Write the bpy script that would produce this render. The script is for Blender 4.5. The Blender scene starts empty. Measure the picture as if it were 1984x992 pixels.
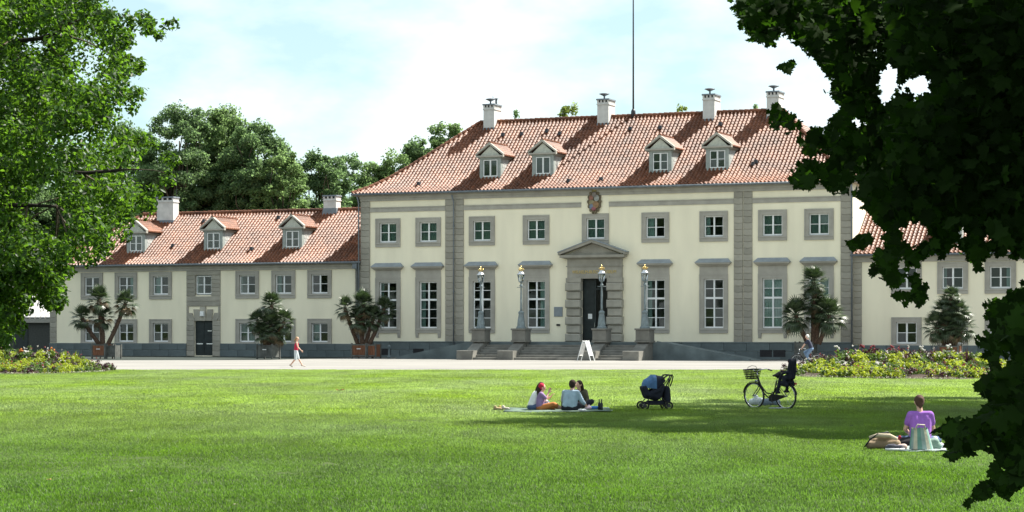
import bpy, math, random
import numpy as np
from mathutils import Vector, Matrix
R = math.radians
random.seed(7)
rng = np.random.default_rng(11)
scn = bpy.context.scene
COL = scn.collection

# ------------------------------------------------------------------ camera
F, CX, HY, HC = 4200.0, 992.0, 640.0, 2.1        # focal length in photo pixels, centre, horizon row, eye height
cam_d = bpy.data.cameras.new('camera')
cam_d.sensor_width = 36.0
cam_d.lens = 36.0 * F / 1984.0
cam_d.shift_y = (HY - 496.0) / 1984.0
cam_d.clip_start = 0.2
cam_d.clip_end = 6000.0
cam = bpy.data.objects.new('camera', cam_d)
COL.objects.link(cam)
cam.location = (0, 0, HC)
cam.rotation_euler = (R(90), 0, 0)
scn.camera = cam

# ------------------------------------------------------------------ light
TH = R(23.4)                                      # the palace is turned by this much
CT, ST = math.cos(TH), math.sin(TH)
su, sv, sz = 0.50, 0.575, 1.0                      # direction towards the sun in palace axes
sx, sy = su * CT + sv * ST, -su * ST + sv * CT
SUN_EL = math.atan2(sz, math.hypot(sx, sy))
SUN_AZ = math.atan2(sx, sy)
sun_d = bpy.data.lights.new('sun', 'SUN')
sun_d.energy = 5.0
sun_d.angle = R(0.53)
sun_d.color = (1.0, 0.95, 0.86)
sun = bpy.data.objects.new('sun', sun_d)
COL.objects.link(sun)
sun.location = (60, 40, 80)
sun.rotation_euler = Vector((-sx, -sy, -sz)).to_track_quat('-Z', 'Y').to_euler()

world = bpy.data.worlds.new('World')
scn.world = world
world.use_nodes = True
nt = world.node_tree
nt.nodes.clear()
wo = nt.nodes.new('ShaderNodeOutputWorld')
bg = nt.nodes.new('ShaderNodeBackground')
sky = nt.nodes.new('ShaderNodeTexSky')
sky.sky_type = 'NISHITA'
sky.sun_disc = False
sky.sun_elevation = SUN_EL
sky.sun_rotation = SUN_AZ
sky.air_density = 1.0
sky.dust_density = 1.0
sky.ozone_density = 1.6
tc = nt.nodes.new('ShaderNodeTexCoord')
mp = nt.nodes.new('ShaderNodeMapping')
mp.inputs['Scale'].default_value = (3.2, 3.2, 7.0)
mp.inputs['Location'].default_value = (0.35, 0.2, 0.62)
nz = nt.nodes.new('ShaderNodeTexNoise')
nz.inputs['Scale'].default_value = 1.5
nz.inputs['Detail'].default_value = 7.0
nz.inputs['Roughness'].default_value = 0.55
cr = nt.nodes.new('ShaderNodeValToRGB')
cr.color_ramp.elements[0].position = 0.43
cr.color_ramp.elements[1].position = 0.66
mx = nt.nodes.new('ShaderNodeMixRGB')
mx.inputs['Color2'].default_value = (8.6, 8.8, 9.0, 1)
nt.links.new(tc.outputs['Generated'], mp.inputs['Vector'])
nt.links.new(mp.outputs['Vector'], nz.inputs['Vector'])
nt.links.new(nz.outputs['Fac'], cr.inputs['Fac'])
nt.links.new(cr.outputs['Color'], mx.inputs['Fac'])
tint = nt.nodes.new('ShaderNodeMixRGB')
tint.blend_type = 'MULTIPLY'
tint.inputs['Fac'].default_value = 1.0
tint.inputs['Color2'].default_value = (0.88, 1.02, 0.98, 1)
nt.links.new(sky.outputs['Color'], tint.inputs['Color1'])
veil = nt.nodes.new('ShaderNodeMixRGB')                         # thin high haze over the whole sky
veil.inputs['Fac'].default_value = 0.42
veil.inputs['Color2'].default_value = (5.7, 7.2, 7.4, 1)
nt.links.new(tint.outputs['Color'], veil.inputs['Color1'])
nt.links.new(veil.outputs['Color'], mx.inputs['Color1'])
nt.links.new(mx.outputs['Color'], bg.inputs['Color'])
bg.inputs['Strength'].default_value = 0.064
nt.links.new(bg.outputs['Background'], wo.inputs['Surface'])

scn.view_settings.view_transform = 'Standard'
scn.view_settings.look = 'None'
scn.view_settings.gamma = 1.0
scn.view_settings.use_curve_mapping = False
scn.view_settings.exposure = 1.36

# ------------------------------------------------------------------ materials
def noisy(name, col, var=0.12, scale=2.0, rough=0.85, bump=0.0, bscale=40.0, obj_var=0.0, attr=False,
          col2=None, spec=0.3, metal=0.0, stretch=(1, 1, 1), detail=5.0):
    m = bpy.data.materials.new(name)
    m.use_nodes = True
    t = m.node_tree
    b = t.nodes['Principled BSDF']
    b.inputs['Roughness'].default_value = rough
    b.inputs['Specular IOR Level'].default_value = spec
    b.inputs['Metallic'].default_value = metal
    co = t.nodes.new('ShaderNodeTexCoord')
    ma = t.nodes.new('ShaderNodeMapping')
    ma.inputs['Scale'].default_value = stretch
    n = t.nodes.new('ShaderNodeTexNoise')
    n.inputs['Scale'].default_value = scale
    n.inputs['Detail'].default_value = detail
    t.links.new(co.outputs['Object'], ma.inputs['Vector'])
    t.links.new(ma.outputs['Vector'], n.inputs['Vector'])
    rp = t.nodes.new('ShaderNodeValToRGB')
    c2 = col2 if col2 else tuple(min(1, c * (1 + var)) for c in col)
    c1 = tuple(c * (1 - var) for c in col)
    rp.color_ramp.elements[0].color = (*c1, 1)
    rp.color_ramp.elements[1].color = (*c2, 1)
    rp.color_ramp.elements[0].position = 0.32
    rp.color_ramp.elements[1].position = 0.68
    t.links.new(n.outputs['Fac'], rp.inputs['Fac'])
    out = rp.outputs['Color']
    def scaled(src, lo, hi):
        nonlocal out
        mr = t.nodes.new('ShaderNodeMapRange')
        mr.inputs['To Min'].default_value = lo
        mr.inputs['To Max'].default_value = hi
        t.links.new(src, mr.inputs['Value'])
        hs = t.nodes.new('ShaderNodeHueSaturation')
        t.links.new(mr.outputs['Result'], hs.inputs['Value'])
        t.links.new(out, hs.inputs['Color'])
        out = hs.outputs['Color']
    if obj_var:
        oi = t.nodes.new('ShaderNodeObjectInfo')
        scaled(oi.outputs['Random'], 1 - obj_var, 1 + obj_var)
    if attr:
        at = t.nodes.new('ShaderNodeAttribute')
        at.attribute_name = 'tint'
        scaled(at.outputs['Fac'], 1 - attr, 1 + attr)
    t.links.new(out, b.inputs['Base Color'])
    if bump:
        n2 = t.nodes.new('ShaderNodeTexNoise')
        n2.inputs['Scale'].default_value = bscale
        n2.inputs['Detail'].default_value = 4
        t.links.new(co.outputs['Object'], n2.inputs['Vector'])
        bp = t.nodes.new('ShaderNodeBump')
        bp.inputs['Strength'].default_value = bump
        bp.inputs['Distance'].default_value = 0.02
        t.links.new(n2.outputs['Fac'], bp.inputs['Height'])
        t.links.new(bp.outputs['Normal'], b.inputs['Normal'])
    return m

def leafmat(name, col, trans, fac=0.35, var=0.45, rough=0.5, spec=0.35):
    m = bpy.data.materials.new(name)
    m.use_nodes = True
    t = m.node_tree
    b = t.nodes['Principled BSDF']
    o = t.nodes['Material Output']
    b.inputs['Roughness'].default_value = rough
    b.inputs['Specular IOR Level'].default_value = spec
    tr = t.nodes.new('ShaderNodeBsdfTranslucent')
    mi = t.nodes.new('ShaderNodeMixShader')
    mi.inputs['Fac'].default_value = fac
    at = t.nodes.new('ShaderNodeAttribute')
    at.attribute_name = 'tint'
    mr = t.nodes.new('ShaderNodeMapRange')
    mr.inputs['To Min'].default_value = 1 - var
    mr.inputs['To Max'].default_value = 1 + var
    t.links.new(at.outputs['Fac'], mr.inputs['Value'])
    for c, dst in ((col, b.inputs['Base Color']), (trans, tr.inputs['Color'])):
        hs = t.nodes.new('ShaderNodeHueSaturation')
        hs.inputs['Color'].default_value = (*c, 1)
        t.links.new(mr.outputs['Result'], hs.inputs['Value'])
        t.links.new(hs.outputs['Color'], dst)
    t.links.new(b.outputs['BSDF'], mi.inputs[1])
    t.links.new(tr.outputs['BSDF'], mi.inputs[2])
    t.links.new(mi.outputs['Shader'], o.inputs['Surface'])
    return m

def glassmat(name, tint, fmin=0.03):
    m = bpy.data.materials.new(name)
    m.use_nodes = True
    t = m.node_tree
    t.nodes.remove(t.nodes['Principled BSDF'])
    o = t.nodes['Material Output']
    tp = t.nodes.new('ShaderNodeBsdfTransparent')
    tp.inputs['Color'].default_value = (*tint, 1)
    gl = t.nodes.new('ShaderNodeBsdfGlossy')
    gl.inputs['Roughness'].default_value = 0.03
    fr = t.nodes.new('ShaderNodeFresnel')
    fr.inputs['IOR'].default_value = 1.45
    n = t.nodes.new('ShaderNodeTexNoise')
    n.inputs['Scale'].default_value = 1.3
    co = t.nodes.new('ShaderNodeTexCoord')
    bp = t.nodes.new('ShaderNodeBump')
    bp.inputs['Strength'].default_value = 0.04
    bp.inputs['Distance'].default_value = 0.03
    t.links.new(co.outputs['Object'], n.inputs['Vector'])
    t.links.new(n.outputs['Fac'], bp.inputs['Height'])
    t.links.new(bp.outputs['Normal'], gl.inputs['Normal'])
    mi = t.nodes.new('ShaderNodeMixShader')
    t.links.new(fr.outputs['Fac'], mi.inputs['Fac'])
    t.links.new(tp.outputs['BSDF'], mi.inputs[1])
    t.links.new(gl.outputs['BSDF'], mi.inputs[2])
    t.links.new(mi.outputs['Shader'], o.inputs['Surface'])
    return m

M = {}
M['stucco'] = noisy('cream_stucco', (0.85, 0.785, 0.60), 0.05, 0.9, 0.95, 0.3, 25, stretch=(1, 1, 0.22), detail=9.0)
M['stone'] = noisy('sandstone', (0.325, 0.305, 0.255), 0.16, 1.6, 0.9, 0.35, 18, obj_var=0.13)
M['trim'] = noisy('grey_stone_trim', (0.36, 0.34, 0.295), 0.12, 1.4, 0.9, 0.25, 20, obj_var=0.06)
M['plinth'] = noisy('plinth_stone', (0.12, 0.147, 0.15), 0.22, 1.1, 0.9, 0.35, 15, obj_var=0.12)
M['steps'] = noisy('worn_step_stone', (0.17, 0.165, 0.145), 0.2, 1.5, 0.9, 0.35, 16, obj_var=0.1)
M['hood'] = noisy('weathered_zinc', (0.24, 0.27, 0.29), 0.15, 2.0, 0.55, 0.1, 20, spec=0.5)
M['tile'] = noisy('terracotta_tile', (0.155, 0.058, 0.028), 0.36, 0.42, 0.5, 0.0, attr=0.32, spec=0.28, detail=9.0)
M['underlay'] = noisy('roof_underlay', (0.13, 0.05, 0.035), 0.2, 1.0, 0.95)
M['backroof'] = noisy('back_roof_tile', (0.30, 0.12, 0.07), 0.3, 3.0, 0.8)
M['white'] = noisy('white_paint', (0.78, 0.79, 0.78), 0.05, 3.0, 0.5, obj_var=0.03)
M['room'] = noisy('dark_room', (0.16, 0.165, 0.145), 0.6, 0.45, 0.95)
M['curtain'] = noisy('pale_green_blind', (0.20, 0.285, 0.255), 0.12, 2.0, 0.9)
M['paleblind'] = noisy('pale_blue_blind', (0.40, 0.52, 0.50), 0.08, 2.0, 0.9)
M['glass'] = glassmat('window_glass', (0.80, 0.86, 0.84))
M['door'] = noisy('dark_green_paint', (0.018, 0.026, 0.026), 0.3, 3.0, 0.45)
M['zinc'] = noisy('gutter_zinc', (0.17, 0.19, 0.21), 0.15, 3.0, 0.5, metal=0.3)
M['chim'] = noisy('whitewashed_render', (0.58, 0.57, 0.55), 0.16, 1.5, 0.9, 0.3, 20)
M['cheek'] = noisy('pale_slate', (0.42, 0.42, 0.40), 0.2, 3.0, 0.8, 0.4, 14)
M['greywood'] = noisy('grey_green_paint', (0.30, 0.33, 0.31), 0.1, 3.0, 0.6)
M['darkmetal'] = noisy('dark_metal', (0.05, 0.05, 0.055), 0.2, 4.0, 0.45, metal=0.4)
M['path'] = noisy('pale_gravel', (0.215, 0.207, 0.19), 0.20, 0.30, 0.95, 0.4, 30, stretch=(0.35, 1, 1), detail=9.0)
M['dark_strip'] = noisy('dark_ground', (0.026, 0.034, 0.028), 0.35, 1.2, 0.95, 0.4, 8)
M['soil'] = noisy('soil', (0.045, 0.03, 0.02), 0.4, 3.0, 0.98, 0.5, 20)
M['bark'] = noisy('bark', (0.085, 0.068, 0.05), 0.4, 4.0, 0.95, 0.6, 18, stretch=(1, 1, 0.25))
M['darkbark'] = noisy('dark_maple_bark', (0.022, 0.019, 0.015), 0.4, 6.0, 0.98, 0.5, 20)
M['palmbark'] = noisy('palm_trunk_fibre', (0.085, 0.055, 0.038), 0.45, 9.0, 0.98, 0.8, 25)
M['iron'] = noisy('grey_green_iron', (0.165, 0.205, 0.215), 0.2, 4.0, 0.5, spec=0.5)
M['gold'] = noisy('gilding', (0.72, 0.54, 0.22), 0.12, 8.0, 0.28, metal=0.9)
M['chrome'] = noisy('bare_metal', (0.62, 0.63, 0.64), 0.1, 6.0, 0.25, metal=0.9)
M['lampglass'] = glassmat('lantern_glass', (0.9, 0.93, 0.93))
M['wood'] = noisy('brown_crate_wood', (0.20, 0.085, 0.045), 0.3, 3.0, 0.8, 0.3, 15, stretch=(6, 6, 1), obj_var=0.15)
M['greybox'] = noisy('weathered_crate_wood', (0.11, 0.115, 0.105), 0.3, 3.0, 0.85, 0.3, 15, obj_var=0.15)
M['black'] = noisy('black_plastic', (0.018, 0.018, 0.02), 0.3, 5.0, 0.5)
M['rubber'] = noisy('tyre_rubber', (0.022, 0.022, 0.023), 0.2, 8.0, 0.8)
M['navy'] = noisy('black_navy_fabric', (0.014, 0.017, 0.028), 0.3, 6.0, 0.9)
M['bluefab'] = noisy('blue_canopy_fabric', (0.065, 0.145, 0.28), 0.15, 5.0, 0.8)
M['skin'] = noisy('skin', (0.62, 0.38, 0.28), 0.08, 6.0, 0.55)
M['eye'] = noisy('eye', (0.03, 0.025, 0.02), 0.1, 9.0, 0.3)
M['lips'] = noisy('lips', (0.42, 0.14, 0.12), 0.1, 9.0, 0.5)
M['grassbase'] = noisy('lawn_ground', (0.045, 0.070, 0.014), 0.30, 0.25, 0.98, 0.4, 9, detail=9.0)
M['farland'] = noisy('far_ground', (0.05, 0.075, 0.02), 0.3, 0.05, 0.98)
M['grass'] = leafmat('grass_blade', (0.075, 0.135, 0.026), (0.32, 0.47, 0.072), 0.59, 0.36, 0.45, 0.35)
def lawn_variation(m):
    t = m.node_tree
    ge = t.nodes.new('ShaderNodeNewGeometry')
    last = None
    for sc_, st_, lo, hi, sat in ((0.16, (1, .55, 1), 0.80, 1.18, False), (0.9, (1, .45, 1), 0.80, 1.22, False), (0.33, (.8, .3, 1), 0.78, 1.1, True)):
        ma = t.nodes.new('ShaderNodeMapping'); ma.inputs['Scale'].default_value = st_
        n = t.nodes.new('ShaderNodeTexNoise'); n.inputs['Scale'].default_value = sc_; n.inputs['Detail'].default_value = 4
        mr = t.nodes.new('ShaderNodeMapRange')
        mr.inputs['From Min'].default_value = 0.3; mr.inputs['From Max'].default_value = 0.7
        mr.inputs['To Min'].default_value = lo; mr.inputs['To Max'].default_value = hi
        t.links.new(ge.outputs['Position'], ma.inputs['Vector']); t.links.new(ma.outputs['Vector'], n.inputs['Vector']); t.links.new(n.outputs['Fac'], mr.inputs['Value'])
        for sk in ('Base Color', 'Color'):
            for nd in list(t.nodes):
                if nd.type in ('BSDF_PRINCIPLED', 'BSDF_TRANSLUCENT') and sk in nd.inputs:
                    src_ = nd.inputs[sk].links[0].from_socket
                    hs = t.nodes.new('ShaderNodeHueSaturation')
                    t.links.new(src_, hs.inputs['Color'])
                    t.links.new(mr.outputs['Result'], hs.inputs['Saturation' if sat else 'Value'])
                    t.links.new(hs.outputs['Color'], nd.inputs[sk])
lawn_variation(M['grass'])
def near_shade_mix(m, tint_):
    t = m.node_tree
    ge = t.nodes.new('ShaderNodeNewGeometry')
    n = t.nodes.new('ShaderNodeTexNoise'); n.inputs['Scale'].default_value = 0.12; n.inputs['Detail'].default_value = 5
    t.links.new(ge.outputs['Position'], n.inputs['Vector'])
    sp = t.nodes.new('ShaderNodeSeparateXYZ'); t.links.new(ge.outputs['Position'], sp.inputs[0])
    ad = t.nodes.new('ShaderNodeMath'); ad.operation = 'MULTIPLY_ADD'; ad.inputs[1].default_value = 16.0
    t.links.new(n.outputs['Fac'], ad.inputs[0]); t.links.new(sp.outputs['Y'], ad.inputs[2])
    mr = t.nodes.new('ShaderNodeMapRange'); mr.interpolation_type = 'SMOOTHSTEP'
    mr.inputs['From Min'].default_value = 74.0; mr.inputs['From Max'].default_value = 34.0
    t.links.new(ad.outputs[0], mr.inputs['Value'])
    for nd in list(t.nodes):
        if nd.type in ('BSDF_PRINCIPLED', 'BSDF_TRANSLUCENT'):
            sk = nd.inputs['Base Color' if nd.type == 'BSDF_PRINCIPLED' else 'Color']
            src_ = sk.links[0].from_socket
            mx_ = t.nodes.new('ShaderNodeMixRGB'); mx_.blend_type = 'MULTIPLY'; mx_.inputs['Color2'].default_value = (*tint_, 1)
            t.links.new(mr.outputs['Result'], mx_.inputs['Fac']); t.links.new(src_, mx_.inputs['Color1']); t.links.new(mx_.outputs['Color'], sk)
near_shade_mix(M['grass'], (0.38, 0.53, 0.29))  # foreground shade painted into the blade colour, deepening towards the camera
M['leaf_l'] = leafmat('left_tree_leaf', (0.028, 0.064, 0.012), (0.120, 0.25, 0.016), 0.44, 0.64, 0.45, 0.22)
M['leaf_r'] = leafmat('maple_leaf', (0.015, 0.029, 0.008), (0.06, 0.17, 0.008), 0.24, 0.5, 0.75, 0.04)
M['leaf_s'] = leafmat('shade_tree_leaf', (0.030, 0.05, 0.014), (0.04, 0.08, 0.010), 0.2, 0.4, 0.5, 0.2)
M['leaf_b'] = leafmat('far_tree_leaf', (0.092, 0.140, 0.056), (0.24, 0.37, 0.13), 0.52, 0.3, 0.6, 0.12)
M['leaf_b2'] = leafmat('far_tree_leaf_dark', (0.074, 0.120, 0.058), (0.20, 0.32, 0.12), 0.52, 0.3, 0.6, 0.12)
M['leaf_b3'] = leafmat('far_tree_leaf_olive', (0.105, 0.130, 0.034), (0.32, 0.42, 0.08), 0.5, 0.5, 0.55)
M['frond'] = leafmat('palm_frond', (0.050, 0.075, 0.036), (0.05, 0.09, 0.02), 0.18, 0.35, 0.42, 0.5)
M['fronddry'] = leafmat('dry_palm_frond', (0.15, 0.11, 0.06), (0.12, 0.09, 0.03), 0.2, 0.35, 0.6, 0.3)
M['lime'] = leafmat('lime_foliage', (0.24, 0.30, 0.03), (0.36, 0.43, 0.03), 0.45, 0.4)
M['midgreen'] = leafmat('bedding_foliage', (0.07, 0.12, 0.025), (0.12, 0.2, 0.03), 0.35, 0.5)
M['purple'] = leafmat('purple_foliage', (0.060, 0.032, 0.038), (0.08, 0.03, 0.03), 0.25, 0.4)
M['redflower'] = leafmat('red_petals', (0.30, 0.05, 0.06), (0.25, 0.05, 0.05), 0.3, 0.4)
M['whiteflower'] = leafmat('white_petals', (0.72, 0.70, 0.66), (0.5, 0.48, 0.4), 0.3, 0.2)
M['orange'] = leafmat('orange_petals', (0.55, 0.20, 0.04), (0.5, 0.2, 0.03), 0.3, 0.3)

_plain = {}
def cloth(name, col, rough=0.9):
    if name not in _plain:
        _plain[name] = noisy(name, col, 0.14, 7.0, rough, 0.2, 30)
    return _plain[name]

# ------------------------------------------------------------------ mesh helpers
class MB:
    def __init__(s):
        s.v, s.f, s.m, s.t = [], [], [], []
    def add(s, vs, fs, mi=0, tint=None):
        o = len(s.v)
        s.v.extend(tuple(p) for p in vs)
        for f in fs:
            s.f.append(tuple(i + o for i in f))
            s.m.append(mi)
            s.t.append(random.random() if tint is None else tint)
        return s
    def box(s, x0, x1, y0, y1, z0, z1, mi=0):
        return s.add([(x0, y0, z0), (x1, y0, z0), (x1, y1, z0), (x0, y1, z0), (x0, y0, z1), (x1, y0, z1), (x1, y1, z1), (x0, y1, z1)],
                     [(0, 3, 2, 1), (4, 5, 6, 7), (0, 1, 5, 4), (1, 2, 6, 5), (2, 3, 7, 6), (3, 0, 4, 7)], mi)
    def block(s, x0, x1, y0, y1, z0, z1, ch=0.02, mi=0):     # box with its front (low y) edges chamfered
        a, b = y0, y0 + ch
        vs = [(x0 + ch, a, z0 + ch), (x1 - ch, a, z0 + ch), (x1 - ch, a, z1 - ch), (x0 + ch, a, z1 - ch),
              (x0, b, z0), (x1, b, z0), (x1, b, z1), (x0, b, z1), (x0, y1, z0), (x1, y1, z0), (x1, y1, z1), (x0, y1, z1)]
        fs = [(0, 1, 2, 3), (4, 5, 1, 0), (5, 6, 2, 1), (6, 7, 3, 2), (7, 4, 0, 3),
              (4, 8, 9, 5), (5, 9, 10, 6), (6, 10, 11, 7), (7, 11, 8, 4), (8, 11, 10, 9)]
        return s.add(vs, fs, mi)
    def frus(s, r0, r1, z0, z1, mi=0):                        # frustum between two rects (x0,x1,y0,y1)
        a = [(r0[0], r0[2], z0), (r0[1], r0[2], z0), (r0[1], r0[3], z0), (r0[0], r0[3], z0)]
        b = [(r1[0], r1[2], z1), (r1[1], r1[2], z1), (r1[1], r1[3], z1), (r1[0], r1[3], z1)]
        return s.add(a + b, [(0, 3, 2, 1), (4, 5, 6, 7), (0, 1, 5, 4), (1, 2, 6, 5), (2, 3, 7, 6), (3, 0, 4, 7)], mi)
    def prism(s, poly, y0, y1, mi=0):                         # (x,z) outline extruded along y
        n = len(poly)
        vs = [(x, y0, z) for x, z in poly] + [(x, y1, z) for x, z in poly]
        fs = [tuple(range(n)), tuple(range(2 * n - 1, n - 1, -1))]
        fs += [(i, i + n, (i + 1) % n + n, (i + 1) % n) for i in range(n)]
        return s.add(vs, fs, mi)
    def tube(s, p0, p1, r0, r1=None, n=8, mi=0):
        return s.path([p0, p1], [r0, r0 if r1 is None else r1], n, mi)
    def path(s, pts, rad, n=8, mi=0, closed=False):
        pts = [Vector(p) for p in pts]
        if not isinstance(rad, (list, tuple)):
            rad = [rad] * len(pts)
        k = len(pts)
        vs = []
        up = None
        for i, p in enumerate(pts):
            if closed:
                d = pts[(i + 1) % k] - pts[i - 1]
            else:
                d = pts[min(i + 1, k - 1)] - pts[max(i - 1, 0)]
            if d.length < 1e-9:
                d = Vector((0, 0, 1))
            d.normalize()
            if up is None:
                up = Vector((0, 0, 1)) if abs(d.z) < 0.9 else Vector((1, 0, 0))
            a = d.cross(up)
            if a.length < 1e-6:
                a = d.cross(Vector((0.3, 1, 0.2)))
            a.normalize()
            b = a.cross(d).normalized()
            up = b
            for j in range(n):
                t = 2 * math.pi * j / n
                vs.append(p + (a * math.cos(t) + b * math.sin(t)) * rad[i])
        fs = []
        for i in range(k if closed else k - 1):
            o, q = i * n, ((i + 1) % k) * n
            for j in range(n):
                fs.append((o + j, o + (j + 1) % n, q + (j + 1) % n, q + j))
        if not closed:
            fs.append(tuple(range(n - 1, -1, -1)))
            fs.append(tuple(range((k - 1) * n, k * n)))
        return s.add(vs, fs, mi)
    def lathe(s, prof, n=12, c=(0, 0, 0), mi=0):
        vs = []
        for r, z in prof:
            for j in range(n):
                t = 2 * math.pi * (j + 0.5) / n
                vs.append((c[0] + r * math.cos(t), c[1] + r * math.sin(t), c[2] + z))
        fs = []
        for i in range(len(prof) - 1):
            for j in range(n):
                fs.append((i * n + j, i * n + (j + 1) % n, (i + 1) * n + (j + 1) % n, (i + 1) * n + j))
        fs.append(tuple(range(n - 1, -1, -1)))
        fs.append(tuple(range((len(prof) - 1) * n, len(prof) * n)))
        return s.add(vs, fs, mi)
    def ell(s, c, r, n=10, m=6, mi=0):
        vs = [(c[0], c[1], c[2] - r[2])]
        for i in range(1, m):
            a = -math.pi / 2 + math.pi * i / m
            for j in range(n):
                t = 2 * math.pi * j / n
                vs.append((c[0] + r[0] * math.cos(a) * math.cos(t), c[1] + r[1] * math.cos(a) * math.sin(t), c[2] + r[2] * math.sin(a)))
        vs.append((c[0], c[1], c[2] + r[2]))
        fs = [(0, 1 + (j + 1) % n, 1 + j) for j in range(n)]
        for i in range(m - 2):
            o = 1 + i * n
            for j in range(n):
                fs.append((o + j, o + (j + 1) % n, o + n + (j + 1) % n, o + n + j))
        o = 1 + (m - 2) * n
        fs += [(o + j, o + (j + 1) % n, len(vs) - 1) for j in range(n)]
        return s.add(vs, fs, mi)
    def mesh(s, name, mats, smooth=False):
        me = bpy.data.meshes.new(name)
        me.from_pydata(s.v, [], s.f)
        mats = mats if isinstance(mats, (list, tuple)) else [mats]
        for x in mats:
            me.materials.append(x)
        if len(mats) > 1:
            me.polygons.foreach_set('material_index', s.m)
        at = me.attributes.new('tint', 'FLOAT', 'FACE')
        at.data.foreach_set('value', s.t)
        if smooth:
            me.polygons.foreach_set('use_smooth', [True] * len(s.f))
        me.update()
        return me

def link(name, data, parent=None, loc=(0, 0, 0), rot=(0, 0, 0)):
    o = bpy.data.objects.new(name, data)
    COL.objects.link(o)
    o.location = loc
    o.rotation_euler = rot
    if parent is not None:
        o.parent = parent
    return o

def obj(name, mb, mats, parent=None, loc=(0, 0, 0), rot=(0, 0, 0), smooth=False):
    return link(name, mb.mesh(name, mats, smooth), parent, loc, rot)

def tag(o, label, cat, group=None):
    o['label'] = label
    o['category'] = cat
    if group:
        o['group'] = group
    return o

def thing(name, label, cat, loc=(0, 0, 0), rz=0.0, group=None):
    o = link(name, None, None, loc, (0, 0, rz))
    return tag(o, label, cat, group)

def struct(name, mb, mats, smooth=False):
    o = obj(name, mb, mats, smooth=smooth)
    o['kind'] = 'structure'
    return o

_cache = {}
def cached(key, fn):
    if key not in _cache:
        _cache[key] = fn()
    return _cache[key]

def copy_tree(o, parent=None):
    c = o.copy()
    COL.objects.link(c)
    if parent is not None:
        c.parent = parent
    for ch in list(o.children):
        copy_tree(ch, c)
    return c

# photo measurements -> places on the palace front / on the ground
X0, Y0 = (1152.0 - CX) / F * 160.0, 160.0
def U(px, v=0.0):
    t = (px - CX) / F
    return (t * (Y0 + v * CT) - X0 - v * ST) / (CT + t * ST)
def ZP(py, u, v=0.0):
    return HC + (HY - py) * (Y0 - u * ST + v * CT) / F
def W2(u, v, z=0.0):
    return Vector((X0 + u * CT + v * ST, Y0 - u * ST + v * CT, z))
def G(px, py):
    Y = HC * F / (py - HY)
    return Vector(((px - CX) / F * Y, Y, 0.0))
def AT(px, py, Y):
    return Vector(((px - CX) / F * Y, Y, HC + (HY - py) / F * Y))

# ------------------------------------------------------------------ ground
g = MB()
g.add([(-3000, -600, -0.03), (3000, -600, -0.03), (3000, 5000, -0.03), (-3000, 5000, -0.03)], [(0, 1, 2, 3)])
struct('ground', g, M['farland'])
LAWN_FAR = 114.5
g = MB()
nx, ny = 60, 40
xs = np.linspace(-45, 45, nx + 1)
ys = np.linspace(-12, LAWN_FAR, ny + 1)
vs = [(x, y, 0.0 if y > LAWN_FAR - 1 else 0.018 * math.sin(x * 0.35 + y * 0.12) * math.sin(y * 0.23)) for y in ys for x in xs]
fs = [(j * (nx + 1) + i, j * (nx + 1) + i + 1, (j + 1) * (nx + 1) + i + 1, (j + 1) * (nx + 1) + i) for j in range(ny) for i in range(nx)]
g.add(vs, fs)
struct('lawn', g, M['grassbase'], True)
g = MB()
g.add([(-80, LAWN_FAR, 0), (80, LAWN_FAR, 0), (80, 205, 0), (-80, 205, 0)], [(0, 1, 2, 3)])
struct('path', g, M['path'])
g = MB()
a, b = W2(-19.3, -0.1), W2(-18.9, -15.0)
g.add([(a.x, a.y, 0.004), (b.x, b.y, 0.004), (-46, 148.5, 0.004), (-70, 148.5, 0.004), (-70, 200, 0.004), (-40, 195, 0.004)],
      [(0, 5, 4, 3, 2, 1)])
struct('dark_ground_strip', g, M['dark_strip'])  # flat dark strip laid over the path before the left wing

# ------------------------------------------------------------------ palace
def wall_sheet(mb, u0, u1, z0, z1, ops, v=0.0, reveal=0.3):
    us = sorted({u0, u1, *[o[0] for o in ops], *[o[1] for o in ops]})
    zs = sorted({z0, z1, *[o[2] for o in ops], *[o[3] for o in ops]})
    for i in range(len(us) - 1):
        for j in range(len(zs) - 1):
            uc, zc = (us[i] + us[i + 1]) / 2, (zs[j] + zs[j + 1]) / 2
            if any(o[0] < uc < o[1] and o[2] < zc < o[3] for o in ops):
                continue
            mb.add([(us[i], v, zs[j]), (us[i + 1], v, zs[j]), (us[i + 1], v, zs[j + 1]), (us[i], v, zs[j + 1])], [(0, 1, 2, 3)])
    for a, b, c, d in ops:
        w = v + reveal
        mb.add([(a, v, c), (b, v, c), (b, v, d), (a, v, d), (a, w, c), (b, w, c), (b, w, d), (a, w, d)],
               [(0, 4, 5, 1), (1, 5, 6, 2), (2, 6, 7, 3), (3, 7, 4, 0)])

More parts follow.
